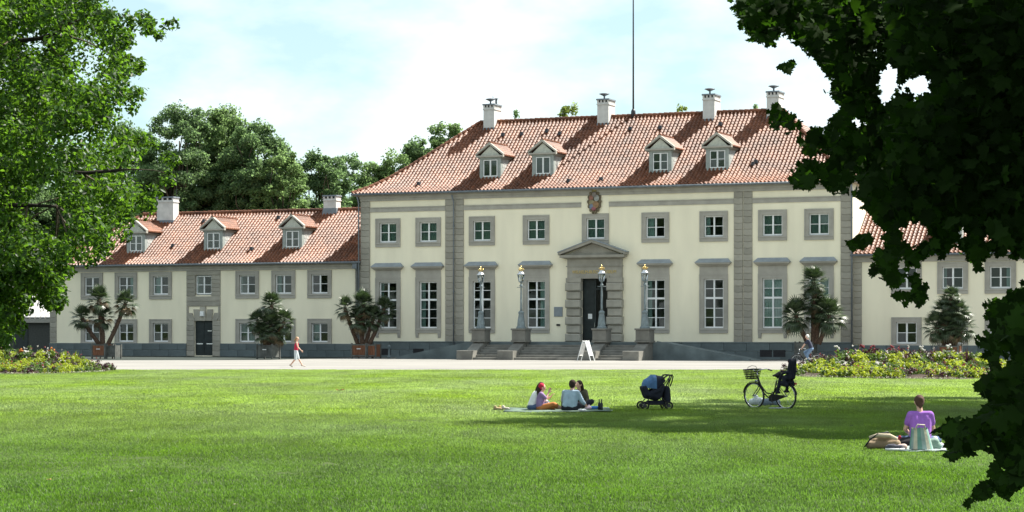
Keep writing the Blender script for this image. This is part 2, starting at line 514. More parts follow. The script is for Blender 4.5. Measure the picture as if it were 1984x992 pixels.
def window_frame_mb(W, H, rows, transom=None, fw=0.085):
    m = MB()
    y0, y1 = 0.10, 0.19
    m.box(-W / 2, -W / 2 + fw, y0, y1, 0, H)
    m.box(W / 2 - fw, W / 2, y0, y1, 0, H)
    m.box(-W / 2 + fw, W / 2 - fw, y0 + 0.002, y1, 0, fw * 1.3)
    m.box(-W / 2 + fw, W / 2 - fw, y0 + 0.002, y1, H - fw, H)
    m.box(-0.06, 0.06, y0 + 0.004, y1 - 0.01, fw * 1.3, H - fw)
    cells = []
    segs = [(fw * 1.3, H - fw, rows)] if transom is None else [(fw * 1.3, transom - 0.07, rows[0]), (transom + 0.07, H - fw, rows[1])]
    if transom is not None:
        for sx_ in (-1, 1):
            m.box(*sorted((sx_ * 0.06, sx_ * (W / 2 - fw))), y0 + 0.006, y1 - 0.012, transom - 0.07, transom + 0.07)
    for a, b, n in segs:
        h = (b - a) / n
        for k in range(n):
            for sx_ in (-1, 1):
                cells.append((sx_, a + k * h, a + (k + 1) * h))
            if k:
                for sx_ in (-1, 1):
                    m.box(*sorted((sx_ * 0.06, sx_ * (W / 2 - fw))), y0 + 0.02, y1 - 0.02, a + k * h - 0.022, a + k * h + 0.022)
    return m, cells

def make_window(parent, u, z, v, kind, curtain=False, surround=True, hood=False, bracket=False, open_left=False):
    W, H = (1.48, 3.55) if kind == 'tall' else (1.45, 1.50)
    fk = ('frame', kind)
    if fk not in _cache:
        mb, cells = window_frame_mb(W, H, (3, 2), 2.17) if kind == 'tall' else window_frame_mb(W, H, 2)
        _cache[fk] = (mb.mesh('window', M['white']), cells)
    me, cells = _cache[fk]
    w = link('window', me, parent, (u, v, z))
    for sx_, a, b in cells:
        hw = W / 2 - 0.145
        key = ('pane', round(b - a, 3), round(hw, 3))
        pm = cached(key, lambda: MB().box(-hw / 2, hw / 2, -0.004, 0.004, 0, b - a).mesh('pane', M['glass']))
        link('pane', pm, w, (sx_ * (0.06 + hw / 2), 0.145 + random.uniform(-.002, .002), a), (random.uniform(-.014, .014), 0, random.uniform(-.016, .016)))
    if curtain:
        def cm():
            c = MB()
            n = 28
            p = [(-W / 2 + 0.02 + (W - 0.04) * i / n, 0.27 + 0.018 * math.sin(i * 1.9)) for i in range(n + 1)]
            zt = H - 0.05
            c.add([(x, y, 0.05) for x, y in p] + [(x, y, zt) for x, y in p], [(i, i + 1, n + 2 + i, n + 1 + i) for i in range(n)])
            return c.mesh('blind', M['paleblind' if kind == 'tall' else 'curtain'])
        link('blind', cached(('curtain', kind), cm), w)
    elif random.random() < 0.6:
        side_ = random.choice((-1, 1))
        wd_ = random.choice((0.22, 0.34, 0.5))
        def dm_():
            c = MB()
            n = 12
            x0 = -W / 2 + 0.03 if side_ < 0 else W / 2 - 0.03 - wd_
            p = [(x0 + wd_ * i / n, 0.33 + 0.03 * math.sin(i * 1.6)) for i in range(n + 1)]
            c.add([(x, y, 0.05) for x, y in p] + [(x, y, H - 0.05) for x, y in p], [(i, i + 1, n + 2 + i, n + 1 + i) for i in range(n)])
            return c.mesh('drape', M['paleblind'])
        link('drape', cached(('drape', kind, side_, wd_), dm_), w)
    if surround:
        def sm():
            s = MB()
            t = 0.34
            s.box(-W / 2 - t, -W / 2 - 0.001, -0.07, 0.11, -0.02, H + 0.001)
            s.box(W / 2 + 0.001, W / 2 + t, -0.07, 0.11, -0.02, H + 0.001)
            s.box(-W / 2 - t, W / 2 + t, -0.072, 0.11, H + 0.002, H + t)
            for q in (-1, 1):                                    # outer raised fillet
                s.box(*sorted((q * (W / 2 + t), q * (W / 2 + t - 0.09))), -0.095, -0.06, -0.02, H + t - 0.09)
            s.box(-W / 2 - t, W / 2 + t, -0.096, -0.06, H + t - 0.09, H + t + 0.002)
            return s.mesh('surround', M['trim'])
        link('surround', cached(('sur', kind), sm), w)
        def slm():
            s = MB()
            s.frus((-W / 2 - 0.34, W / 2 + 0.34, -0.085, 0.1), (-W / 2 - 0.34, W / 2 + 0.34, -0.085, 0.1), -0.36, -0.12)
            s.frus((-W / 2 - 0.34, W / 2 + 0.34, -0.13, 0.1), (-W / 2 - 0.34, W / 2 + 0.34, -0.10, 0.1), -0.12, -0.022)
            return s.mesh('sill', M['trim'])
        link('sill', cached(('sill', kind), slm), w)
    if hood:
        def hm():
            s = MB()
            s.box(-W / 2 - 0.33, W / 2 + 0.33, -0.05, 0.08, H + 0.345, H + 0.90)
            s.frus((-W / 2 - 0.36, W / 2 + 0.36, -0.12, 0.05), (-W / 2 - 0.52, W / 2 + 0.52, -0.32, 0.05), H + 0.90, H + 1.07)
            s.box(-W / 2 - 0.57, W / 2 + 0.57, -0.38, 0.05, H + 1.07, H + 1.17)
            s.frus((-W / 2 - 0.62, W / 2 + 0.62, -0.42, 0.05), (-W / 2 - 0.34, W / 2 + 0.34, -0.06, 0.05), H + 1.17, H + 1.47, 1)
            return s.mesh('hood', [M['trim'], M['hood']])
        link('hood', cached('hood', hm), w)
    if bracket:
        for q in (-1, 1):
            bm_ = cached('bracket', lambda: MB().frus((-0.11, 0.11, -0.05, 0.08), (-0.13, 0.13, -0.11, 0.08), -0.36, 0).mesh('bracket', M['trim']))
            link('bracket', bm_, w, (q * (W / 2 + 0.2), 0, -0.362))
    if open_left:
        s = MB()
        s.box(0, 0.06, 0, 0.6, 0, H - 0.2)
        link('open_casement', cached('casement', lambda: s.mesh('open_casement', M['white'])), w, (-W / 2 + 0.1, 0.2, 0.1), (0, 0, R(-8)))
    return w

def stone_stack(parent, u0, u1, z0, z1, n, v, depth=0.07, mat='stone', proud=None, split=False):
    h = (z1 - z0) / n
    for k in range(n):
        cuts = [(u0, u1)]
        if split and k % 2:
            mid = u0 + (u1 - u0) * (0.42 if k % 4 == 1 else 0.6)
            cuts = [(u0, mid), (mid, u1)]
        for a, b in cuts:
            p = depth + (proud[k % len(proud)] if proud else 0.0)
            key = ('blk', mat, round(b - a, 2), round(h, 2), round(p, 3))
            me = cached(key, lambda: MB().block(-(b - a) / 2 + 0.006, (b - a) / 2 - 0.006, -p, 0.05, 0.006, h - 0.006, 0.03).mesh('stone_block', M[mat]))
            link('stone_block', me, parent, ((a + b) / 2, v, z0 + k * h))

def plinth_row(parent, u0, u1, z0, z1, v, rows=2, L=1.7):
    h = (z1 - z0) / rows
    for r in range(rows):
        n = max(1, round((u1 - u0) / L))
        w = (u1 - u0) / n
        off = 0 if r % 2 == 0 else w / 2
        edges = sorted({u0, u1, *[u0 + off + w * i for i in range(n + 1) if u0 < u0 + off + w * i < u1]})
        for a, b in zip(edges[:-1], edges[1:]):
            key = ('pl', round(b - a, 2), round(h, 2))
            me = cached(key, lambda: MB().block(-(b - a) / 2 + 0.007, (b - a) / 2 - 0.007, -0.13, 0.05, 0.006, h - 0.006, 0.02).mesh('plinth_stone', M['plinth']))
            link('plinth_stone', me, parent, ((a + b) / 2, v, z0 + r * h))

# roof profile: plan distance from the eave edge -> height above the eave edge
def prof(pts):
    d = np.array([p[0] for p in pts]); z = np.array([p[1] for p in pts])
    seg = np.hypot(np.diff(d), np.diff(z))
    s = np.concatenate([[0], np.cumsum(seg)])
    return (lambda q: float(np.interp(q, d, z))), (lambda a: float(np.interp(a, s, d))), float(s[-1])

TW, TL = 0.30, 0.335
TPROF = [(0.0, 0.022), (0.05, 0.090), (0.11, 0.112), (0.17, 0.078), (0.23, 0.008), (0.30, 0.010)]
def tile_slope(mb, place, length, trim0, trim1, profile, zeave):
    """place(s, d, z) -> local point; tiles cover s in [trim0(d), length - trim1(d)]"""
    zf, df, total = profile
    rows = int(total / TL)
    for j in range(rows + 1):
        a0, a1 = j * TL - 0.06, min(j * TL + TL + 0.03, total)
        d0, d1 = (a0 if a0 < 0 else df(a0)), df(a1)
        z0, z1 = zf(max(d0, 0)) + (a0 * 0.4 if a0 < 0 else 0), zf(d1)
        dm = (max(d0, 0) + d1) / 2
        s0, s1 = trim0(dm), length - trim1(dm)
        n0, n1 = math.floor(s0 / TW), math.ceil(s1 / TW)
        sl = math.atan2(z1 - z0, d1 - d0)
        nd, nzz = -math.sin(sl), math.cos(sl)
        for i in range(n0, n1):
            lift = random.uniform(-.006, .010)
            dx = random.uniform(-.006, .006)
            tint = min(1, max(0, random.gauss(0.5, 0.22)))
            if random.random() < 0.02:
                tint = 0.05
            vs = []
            ok = True
            for q, (dd, zz, ex) in enumerate(((d0, z0, 0.045), (d1, z1, 0.0))):
                for x, h in TPROF:
                    s = min(max(i * TW + x + dx, s0 - 0.05), s1 + 0.05)
                    hh = h + ex + lift
                    vs.append(place(s, dd + nd * hh, zeave + zz + nzz * hh))
            k = len(TPROF)
            for x, h in TPROF:
                s = min(max(i * TW + x + dx, s0 - 0.05), s1 + 0.05)
                hh = h + 0.045 + lift - 0.05
                vs.append(place(s, d0 + nd * hh, zeave + z0 + nzz * hh))
            fs = [(p, p + 1, k + p + 1, k + p) for p in range(k - 1)] + [(2 * k + p, 2 * k + p + 1, p + 1, p) for p in range(k - 1)]
            mb.add(vs, fs, 0, tint)

def ridge_run(mb, p0, p1, r=0.15):
    p0, p1 = Vector(p0), Vector(p1)
    L = (p1 - p0).length
    n = max(1, int(L / 0.42))
    d = (p1 - p0) / n
    for i in range(n):
        a = p0 + d * i
        b = a + d * 1.06
        h = random.uniform(-.008, .012)
        mb.path([a + Vector((0, 0, h + 0.02)), b + Vector((0, 0, h))], [r * 1.1, r * 0.95], 7)

def make_roof(parent, u0, u1, depth, zeave, ppts, hip_l, hip_r, ov=0.5, v0=0.0):
    profile = prof(ppts)
    zf, df, total = profile
    D = ppts[-1][0]
    vf, vb = v0 - ov, v0 - ov + 2 * D
    a0 = u0 - (ov if hip_l else 0)
    a1 = u1 + (ov if hip_r else 0)
    L = a1 - a0
    rf = MB()
    ds = sorted({p[0] for p in ppts})
    for k in range(len(ds) - 1):                                 # underlay sheets
        d0, d1 = ds[k], ds[k + 1]
        z0, z1 = zeave + zf(d0) - 0.03, zeave + zf(d1) - 0.03
        l0, l1 = (d0 if hip_l else 0), (d1 if hip_l else 0)
        r0, r1 = (d0 if hip_r else 0), (d1 if hip_r else 0)
        rf.add([(a0 + l0, vf + d0, z0), (a1 - r0, vf + d0, z0), (a1 - r1, vf + d1, z1), (a0 + l1, vf + d1, z1)], [(0, 1, 2, 3)], 0)
        rf.add([(a0 + l0, vb - d0, z0), (a1 - r0, vb - d0, z0), (a1 - r1, vb - d1, z1), (a0 + l1, vb - d1, z1)], [(3, 2, 1, 0)], 1)
        if hip_l:
            rf.add([(a0 + d0, vf + d0, z0), (a0 + d0, vb - d0, z0), (a0 + d1, vb - d1, z1), (a0 + d1, vf + d1, z1)], [(3, 2, 1, 0)], 0)
        if hip_r:
            rf.add([(a1 - d0, vf + d0, z0), (a1 - d0, vb - d0, z0), (a1 - d1, vb - d1, z1), (a1 - d1, vf + d1, z1)], [(0, 1, 2, 3)], 0)
    rf.box(a0 + 0.05, a1 - 0.05, vf + 0.05, vb - 0.05, zeave - 0.16, zeave - 0.045, 2)   # soffit
    roof = obj('roof', rf, [M['underlay'], M['backroof'], M['trim']], parent)
    tl = MB()
    one = lambda d: 0.0
    same = lambda d: d
    tile_slope(tl, lambda s, d, z: (a0 + s, vf + d, z), L, same if hip_l else one, same if hip_r else one, profile, zeave)
    if hip_l:
        tile_slope(tl, lambda s, d, z: (a0 + d, vb - s, z), 2 * D, same, same, profile, zeave)
    if hip_r:
        tile_slope(tl, lambda s, d, z: (a1 - d, vf + s, z), 2 * D, same, same, profile, zeave)
    to = obj('roof_tiles', tl, M['tile'], roof, smooth=False)
    to['kind'] = 'stuff'
    rd = MB()
    zr = zeave + zf(D)
    ridge_run(rd, (a0 + (D if hip_l else 0), vf + D, zr + 0.07), (a1 - (D if hip_r else 0), vf + D, zr + 0.07))
    if hip_l:
        for k in range(len(ds) - 1):
            ridge_run(rd, (a0 + ds[k], vf + ds[k], zeave + zf(ds[k]) + 0.08), (a0 + ds[k + 1], vf + ds[k + 1], zeave + zf(ds[k + 1]) + 0.08), 0.13)
    if hip_r:
        for k in range(len(ds) - 1):
            ridge_run(rd, (a1 - ds[k], vf + ds[k], zeave + zf(ds[k]) + 0.08), (a1 - ds[k + 1], vf + ds[k + 1], zeave + zf(ds[k + 1]) + 0.08), 0.13)
    ro = obj('ridge_tiles', rd, M['tile'], roof)
    ro['kind'] = 'stuff'
    gt = MB()
    gt.path([(a0 - 0.05, vf - 0.07, zeave - 0.05), (a1 + 0.05, vf - 0.07, zeave - 0.05)], 0.085, 8)
    obj('gutter', gt, M['zinc'], parent, smooth=True)
    return profile, vf, zeave

def make_dormer(parent, u, vfront, zb, roofinfo, panes4=True, w=1.75, h=1.62, rise=0.95, blind=False):
    (zf, df, tot), vf, ze = roofinfo
    dm = obj('dormer', MB().box(-w / 2, w / 2, 0.06, 0.35, -0.3, h), M['greywood'], parent, (u, vfront, zb))
    def back(zloc):                                              # depth at which the roof reaches this height
        d = 0.0
        while ze + zf(d) < zb + zloc and d < 7:
            d += 0.05
        return vf + d - vfront
    Lc, Lr = back(h) + 0.25, back(h + rise) + 0.25
    # cheeks with thin slates
    for q in (-1, 1):
        c = MB()
        x0, x1 = sorted((q * w / 2, q * (w / 2 - 0.12)))
        c.box(x0, x1, 0.35, Lc, -0.6, h)
        for k in range(7):
            z = -0.2 + k * 0.26
            xo = q * (w / 2 + 0.015)
            a, b = sorted((q * w / 2, xo))
            for t in range(int(Lc / 0.36)):
                y = 0.36 + t * 0.36 + (0.18 if k % 2 else 0)
                if y + 0.34 < Lc:
                    c.frus((a, b, y, y + 0.345), (a + (0.012 if q < 0 else 0), b - (0.012 if q > 0 else 0), y, y + 0.345), z, z + 0.25)
        obj('cheek', c, M['cheek'], dm)
    fr, cells = window_frame_mb(1.18, 1.30, 2 if panes4 else 1, None, 0.07)
    key = ('dorm', panes4)
    fm = cached(key, lambda: fr.mesh('window_frame', M['white']))
    link('window_frame', fm, dm, (0, -0.10, 0.14))
    for sx_, a, b in cells:
        hw = 1.18 / 2 - 0.13
        pm = cached(('dpane', panes4), lambda: MB().box(-hw / 2, hw / 2, -0.004, 0.004, 0, b - a).mesh('pane', M['glass']))
        link('pane', pm, dm, (sx_ * (0.06 + hw / 2), 0.045, 0.14 + a), (random.uniform(-.01, .01), 0, random.uniform(-.01, .01)))
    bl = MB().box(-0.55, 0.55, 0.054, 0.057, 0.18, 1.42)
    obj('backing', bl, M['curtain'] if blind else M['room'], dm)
    pt = MB()
    for q in (-1, 1):
        pt.box(*sorted((q * w / 2, q * 0.62)), -0.03, 0.06, -0.1, h)
    pt.box(-0.62, 0.62, -0.03, 0.06, 1.47, h)
    pt.frus((-w / 2, w / 2, -0.1, 0.06), (-w / 2, w / 2, -0.06, 0.06), -0.1, 0.10)
    obj('casing', pt, M['greywood'], dm)
    e = 0.26
    hw = w / 2 + e
    ty = MB().prism([(-hw + 0.3, h + 0.12), (hw - 0.3, h + 0.12), (0, h + rise - 0.08)], -0.04, 0.1)
    obj('tympanum', ty, cloth('pale_grey_render', (0.52, 0.52, 0.45)), dm)
    rk = MB()
    rk.box(-hw, hw, -0.22, 0.04, h, h + 0.13)
    for q in (-1, 1):
        n = Vector((q * rise, 0, hw)).normalized() * 0.17
        p0, p1 = Vector((q * hw, 0, h + 0.131)), Vector((0, 0, h + rise))
        poly = [(p0.x, p0.z), (p1.x, p1.z), (p1.x, p1.z + 0.19), (p0.x + q * 0.02, p0.z + 0.12)]
        if q > 0:
            poly = poly[::-1]
        rk.prism(poly, -0.24 + 0.003 * q, 0.05)
    obj('raking_cornice', rk, M['trim'], dm)
    sd = MB()
    for q in (-1, 1):
        sd.frus(tuple(sorted((q * (w / 2), q * (w / 2 + 0.06)))) + (0.045, Lc), tuple(sorted((q * (w / 2), q * hw))) + (0.045, Lc), h - 0.12, h + 0.02)
    obj('eave_board', sd, M['greywood'], dm)
    rt = MB()
    sl = math.hypot(hw, rise)
    rows = 5
    for q in (-1, 1):
        n = int(Lr / 0.30) + 1
        for j in range(rows):
            f0, f1 = j / rows, (j + 1.12) / rows
            f1 = min(f1, 1.0)
            for i in range(n):
                y0 = 0.03 + i * 0.30
                y1 = y0 + 0.30
                if y0 > Lr:
                    continue
                mid = (y0 + y1) / 2
                P = lambda f, y, k: (q * hw * (1 - f), y, h + 0.13 + (rise - 0.02) * f + k)
                vs = [P(f0, y0, .05), P(f0, mid, .115), P(f0, y1, .05), P(f1, y0, .03), P(f1, mid, .085), P(f1, y1, .03),
                      P(f0, y0, 0), P(f0, mid, 0), P(f0, y1, 0)]
                fs = [(0, 1, 4, 3), (1, 2, 5, 4), (6, 7, 1, 0), (7, 8, 2, 1)]
                if q > 0:
                    fs = [f[::-1] for f in fs]
                rt.add(vs, fs)
    ridge_run(rt, (0, -0.2, h + rise + 0.14), (0, Lr, h + rise + 0.14), 0.11)
    rt.add([(-hw, -.02, h + .1), (hw, -.02, h + .1), (0, -.02, h + rise + .03), (-hw, Lr, h + .1), (hw, Lr, h + .1), (0, Lr, h + rise + .03)],
           [(0, 2, 5, 3), (1, 4, 5, 2), (0, 3, 4, 1)])
    to = obj('dormer_tiles', rt, M['tile'], dm)
    to['kind'] = 'stuff'
    return dm

def make_chimney(parent, u, vc, zbase, ztop, w, d, cap=1):
    c = MB()
    hw, hd = w / 2, d / 2
    c.box(-hw, hw, -hd, hd, zbase - ztop, -0.42)
    c.box(-hw - 0.05, hw + 0.05, -hd - 0.05, hd + 0.05, -0.42, -0.33)
    c.box(-hw - 0.01, hw + 0.01, -hd - 0.01, hd + 0.01, -0.33, -0.24)
    ch = obj('chimney', c, M['chim'], parent, (u, vc, ztop))
    t = MB()
    n = 4
    for k in range(n):
        x = -hw + 0.05 + (w - 0.1) * k / (n - 1)
        for y in (-hd + 0.04, hd - 0.04):
            t.box(x - 0.07, x + 0.07, y - 0.06, y + 0.06, -0.24, -0.06)
    m = 6
    for k in range(1, m - 1):
        y = -hd + 0.05 + (d - 0.1) * k / (m - 1)
        for x in (-hw + 0.04, hw - 0.04):
            t.box(x - 0.06, x + 0.06, y - 0.07, y + 0.07, -0.24, -0.06)
    obj('vent_pier', t, M['chim'], ch)
    obj('flue', MB().box(-hw + 0.12, hw - 0.12, -hd + 0.12, hd - 0.12, -0.24, -0.06), M['black'], ch)
    obj('cover_slab', MB().frus((-hw - 0.08, hw + 0.08, -hd - 0.08, hd + 0.08), (-hw - 0.06, hw + 0.06, -hd - 0.06, hd + 0.06), -0.06, 0.05), M['zinc'], ch)
    if cap:
        k = MB()
        yy = -hd * 0.35
        k.lathe([(0.07, 0.05), (0.06, 0.26), (0.12, 0.30), (0.30, 0.39), (0.42, 0.44), (0.39, 0.47), (0.1, 0.535)], 14, (-0.05, yy, 0))
        if cap == 2:
            k.tube((0.2, 0.3, 0.05), (0.2, 0.3, 0.5), 0.09)
            k.box(0.05, 0.35, 0.15, 0.45, 0.5, 0.56)
            k.tube((0.1, -0.1, 0.4), (0.1, -0.1, 0.75), 0.03)
        obj('cowl', k, M['zinc'], ch, smooth=True)
    fl = MB()
    fl.frus((-hw - 0.1, hw + 0.1, -hd - 0.1, hd + 0.1), (-hw - 0.02, hw + 0.02, -hd - 0.02, hd + 0.02), zbase - ztop, -(ztop - zbase) * 0.0 + (zbase - ztop) + 0.55)
    obj('flashing', fl, M['zinc'], ch)
    return ch

uL, uR = U(699), U(1650)
palace = thing('palace', 'two storey cream palace with central pediment door, stone pilasters and red hipped roof', 'palace', (X0, Y0, 0), -TH)
PW = [U(x) for x in (752, 830, 934, 1039, 1154, 1270, 1383, 1497, 1587)]
ZE = 12.62
ZU, ZT = 8.86, 2.26
pd0, pd1 = U(1127.5), U(1179)
DC = (pd0 + pd1) / 2
ops = [(u - 0.80, u + 0.80, ZU - 0.06, ZU + 1.56) for u in PW]
ops += [(u - 0.82, u + 0.82, ZT - 0.06, ZT + 3.61) for i, u in enumerate(PW) if i != 4]
ops += [(pd0 - 0.05, pd1 + 0.05, 1.22, 5.95)]
w = MB()
wall_sheet(w, uL, uR, 0.0, ZE - 0.04, ops)
DEP = 14.0
w.add([(uL, 0, 0), (uL, DEP, 0), (uR, DEP, 0), (uR, 0, 0), (uL, 0, ZE - .04), (uL, DEP, ZE - .04), (uR, DEP, ZE - .04), (uR, 0, ZE - .04)],
      [(0, 4, 5, 1), (1, 5, 6, 2), (2, 6, 7, 3)])
obj('wall', w, M['stucco'], palace)
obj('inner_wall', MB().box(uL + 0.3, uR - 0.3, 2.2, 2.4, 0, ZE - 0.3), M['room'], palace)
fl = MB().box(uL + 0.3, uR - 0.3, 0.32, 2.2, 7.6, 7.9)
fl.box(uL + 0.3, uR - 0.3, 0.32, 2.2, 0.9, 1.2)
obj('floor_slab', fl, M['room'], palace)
# cornice and bands
cb = MB()
cb.box(uL - 0.05, uR + 0.05, -0.18, 0.1, ZE - 0.36, ZE - 0.17)
cb.box(uL - 0.02, uR + 0.02, -0.11, 0.1, ZE - 0.56, ZE - 0.361)
obj('cornice', cb, M['trim'], palace)
pil = [(U(699), U(717.5)), (U(863), U(880.5)), (U(882), U(899)), (U(1422), U(1439.5)), (U(1440.5), U(1458)), (U(1629), U(1650))]
mid = (U(1127), U(1180))
bands = [(pil[0][1], pil[1][0]), (pil[2][1], mid[0]), (mid[1], pil[3][0]), (pil[4][1], pil[5][0])]
for a, b in bands:
    m_ = MB()
    m_.box(a + 0.002, b - 0.002, -0.06, 0.05, 11.20, 11.46)
    m_.frus((a + 0.002, b - 0.002, -0.07, 0.05), (a + 0.002, b - 0.002, -0.11, 0.05), 11.461, 11.56)
    obj('band', m_, M['trim'], palace)
obj('raised_panel', MB().box(mid[0], mid[1], -0.05, 0.05, 10.72, ZE - 0.57), M['stucco'], palace)
for a, b in pil:
    stone_stack(palace, a, b, 1.22, ZE - 0.57, 24, 0.0, 0.09)
plinth_row(palace, uL - 0.02, U(1095), 0.0, 1.20, 0.0)
plinth_row(palace, U(1209), uR + 0.02, 0.0, 1.20, 0.0)
pc = MB().frus((uL - 0.03, U(1098), -0.16, 0.05), (uL - 0.03, U(1098), -0.09, 0.05), 1.201, 1.26)
pc.frus((U(1209), uR + 0.03, -0.16, 0.05), (U(1209), uR + 0.03, -0.09, 0.05), 1.201, 1.26)
obj('plinth_cap', pc, M['plinth'], palace)
for x in (749, 812, 1485, 1511):
    obj('basement_vent', MB().box(-0.45, 0.45, -0.137, -0.05, 0, 0.5), M['black'], palace, (U(x), 0, 0.2))
blinds_u = {0, 1, 2, 3, 4, 7, 8}
for i, u in enumerate(PW):
    make_window(palace, u, ZU, 0, 'small', curtain=i in blinds_u)
    if i != 4:
        make_window(palace, u, ZT, 0, 'tall', curtain=i in (7, 8), hood=True, bracket=i in (0, 1, 7, 8))
ri = make_roof(palace, uL, uR, DEP, ZE, [(0, 0), (1.0, 0.48), (2.2, 1.28), (3.6, 2.42), (7.5, 5.85)], True, True)
ZR = ZE + 5.85
VR = 7.0
def dormer_at(parent, px_, py_bottom, ri_, **k):
    (zf, df, tot), vf, ze = ri_
    best = None
    for i in range(10, 500):
        d = i * 0.01
        v = vf + d
        u = U(px_, v)
        e = abs(ZP(py_bottom, u, v) - (ze + zf(d)))
        if best is None or e < best[0]:
            best = (e, u, v, ze + zf(d))
    return make_dormer(parent, best[1], best[2], best[3], ri_, **k)
dormer_at(palace, 950, 346, ri, panes4=False, blind=False)
dormer_at(palace, 1052, 341, ri, panes4=False, blind=False)
dormer_at(palace, 1279.5, 334, ri)
dormer_at(palace, 1390, 329.5, ri)
for px_, cap in ((947, 2), (1168, 1), (1373, 1), (1497, 1)):
    make_chimney(palace, U(px_, VR - 0.7), VR, ZR - 1.0, ZR + 1.38, 0.92, 1.4, cap)
fp = MB()
fp.path([(0, 0, -0.2), (0, 0, 0.35), (0, 0, 0.5)], [0.2, 0.17, 0.09], 10)
fp.path([(0, 0, 0.45), (0, 0, 6), (0, 0, 14)], [0.075, 0.06, 0.04], 8)
obj('flagpole', fp, M['darkmetal'], palace, (U(1227, VR), VR, ZR + 0.1), smooth=True)
(zf_, df_, tot_), vf_, ze_ = ri
for px_, d in ((1012, 6.1), (1085, 6.0), (1060, 6.3), (1222, 6.2), (1280, 6.2), (1396, 6.3), (1102, 1.0), (1165, 1.1), (1465, 2.6), (812, 1.2), (1460, 2.4), (975, 6.1)):
    v = vf_ + d
    rv = MB().frus((-0.16, 0.16, -0.2, 0.16), (-0.10, 0.10, -0.16, 0.1), -0.05, 0.24)
    obj('roof_vent', rv, M['darkmetal'], palace, (U(px_, v), v, ze_ + zf_(d) + 0.03))
for px_, z1 in ((881.3, ZE - 0.3), (1652, ZE - 0.2), (697.5, ZE - 0.2)):
    dp = MB()
    top = [(0, -0.55, z1), (0, -0.2, z1 - 0.5), (0, -0.2, z1 - 0.9)] if px_ == 881.3 else [(0, -0.5, z1), (0, -0.22, z1 - 0.5), (0, -0.22, z1 - 1)]
    dp.path(top + [(0, -0.22, 0.1)], 0.06, 8)
    for zz in (2.5, 5.0, 7.5, 10.0):
        dp.lathe([(0.08, 0), (0.08, 0.06)], 8, (0, -0.22, zz))
    obj('downpipe', dp, M['zinc'], palace, (U(px_), 0, 0), smooth=True)
# portal
portal = obj('portal', MB().box(U(1101), U(1206.5), -0.20, 0.05, 5.98, 7.35), M['stone'], palace)
for a, b in ((1099.5, 1127.5), (1179, 1207.6)):
    u0, u1 = U(a), U(b)
    zz = np.linspace(1.24, 5.62, 8)
    for k in range(7):
        pr = 0.46 if k % 2 == 0 else 0.36
        ex = 0.05 if k % 2 == 0 else -0.04
        bl = MB().block(-(u1 - u0) / 2 - ex * 0.7, (u1 - u0) / 2 + ex * 0.7, -pr, 0.05, 0.02, zz[1] - zz[0] - 0.02, 0.07)
        obj('stone_block', bl, M['stone'], portal, ((u0 + u1) / 2, 0, zz[k]))
    obj('capital', MB().box(u0 - 0.02, u1 + 0.02, -0.3, 0.05, 5.63, 5.975), M['stone'], portal)
fr = MB()
fr.box(U(1124), U(1182.5), -0.25, 0.02, 5.92, 6.12)
fr.box(U(1099), U(1208), -0.26, 0.02, 6.80, 6.86)
obj('architrave', fr, M['stone'], portal)
pdm = MB()
a, b, zc = U(1090), U(1215), (U(1090) + U(1215)) / 2
pdm.frus((U(1101), U(1206.5), -0.25, 0.05), (a + 0.1, b - 0.1, -0.55, 0.05), 7.351, 7.47)
pdm.box(a, b, -0.62, 0.05, 7.471, 7.66)
pdm.prism([(a + 0.35, 7.661), (b - 0.35, 7.661), (zc, 8.52)], -0.28, 0.05)
for q in (-1, 1):
    x0 = a - 0.12 if q < 0 else b + 0.12
    poly = [(x0, 7.662), (zc, 8.56), (zc, 8.78), (x0, 7.84)]
    if q > 0:
        poly = poly[::-1]
    pdm.prism(poly, -0.66 + 0.003 * q, 0.052)
    poly = [(x0 + q * 0.03, 7.84), (zc, 8.78), (zc, 8.84), (x0 + q * 0.03, 7.90)]
    if q > 0:
        poly = poly[::-1]
    pdm.prism(poly, -0.70 + 0.003 * q, 0.054, 1)
obj('pediment', pdm, [M['stone'], M['hood']], portal)
def text_mesh(s, size, mat, depth=0.012):
    cu = bpy.data.curves.new('lettering', 'FONT')
    cu.body = s
    cu.size = size
    cu.extrude = depth
    cu.align_x = 'CENTER'
    t = bpy.data.objects.new('lettering', cu)
    COL.objects.link(t)
    dg = bpy.context.evaluated_depsgraph_get()
    me = bpy.data.meshes.new_from_object(t.evaluated_get(dg))
    bpy.data.objects.remove(t)
    me.materials.clear()
    me.materials.append(mat)
    return me
tm = text_mesh('WILHELM-BUSCH-MUSEUM', 0.33, M['gold'])
xs_ = [v.co.x for v in tm.vertices]
sc_ = (U(1196, -0.2) - U(1111, -0.2)) / (max(xs_) - min(xs_))
lt = link('lettering', tm, portal, ((U(1111) + U(1196)) / 2, -0.215, 6.30), (R(90), 0, 0))
lt.scale = (sc_, 1, 1)
dr = MB()
dw = pd1 - pd0
dr.box(0.02, dw / 2 - 0.02, 0.25, 0.32, 1.24, 5.9)
for k in range(4):
    dr.box(0.18, dw / 2 - 0.18, 0.225, 0.25, 1.45 + k * 1.12, 2.4 + k * 1.12)
dl = obj('door', dr, M['door'], palace, (pd0, 0, 0))
obj('handle', MB().tube((dw / 2 - 0.12, 0.2, 2.3), (dw / 2 - 0.12, 0.2, 2.65), 0.025), M['chrome'], dl)
obj('notice', MB().box(0.40, 0.72, 0.215, 0.223, 2.95, 3.32), M['white'], dl)
dr2 = MB()
dr2.box(0, 0.07, 0, dw / 2, 1.24, 5.9)
obj('door', dr2, M['door'], palace, (pd1 - 0.1, 0.3, 0), (0, 0, R(12)))
obj('transom_bar', MB().box(pd0, pd1, 0.22, 0.34, 5.1, 5.2), M['door'], palace)
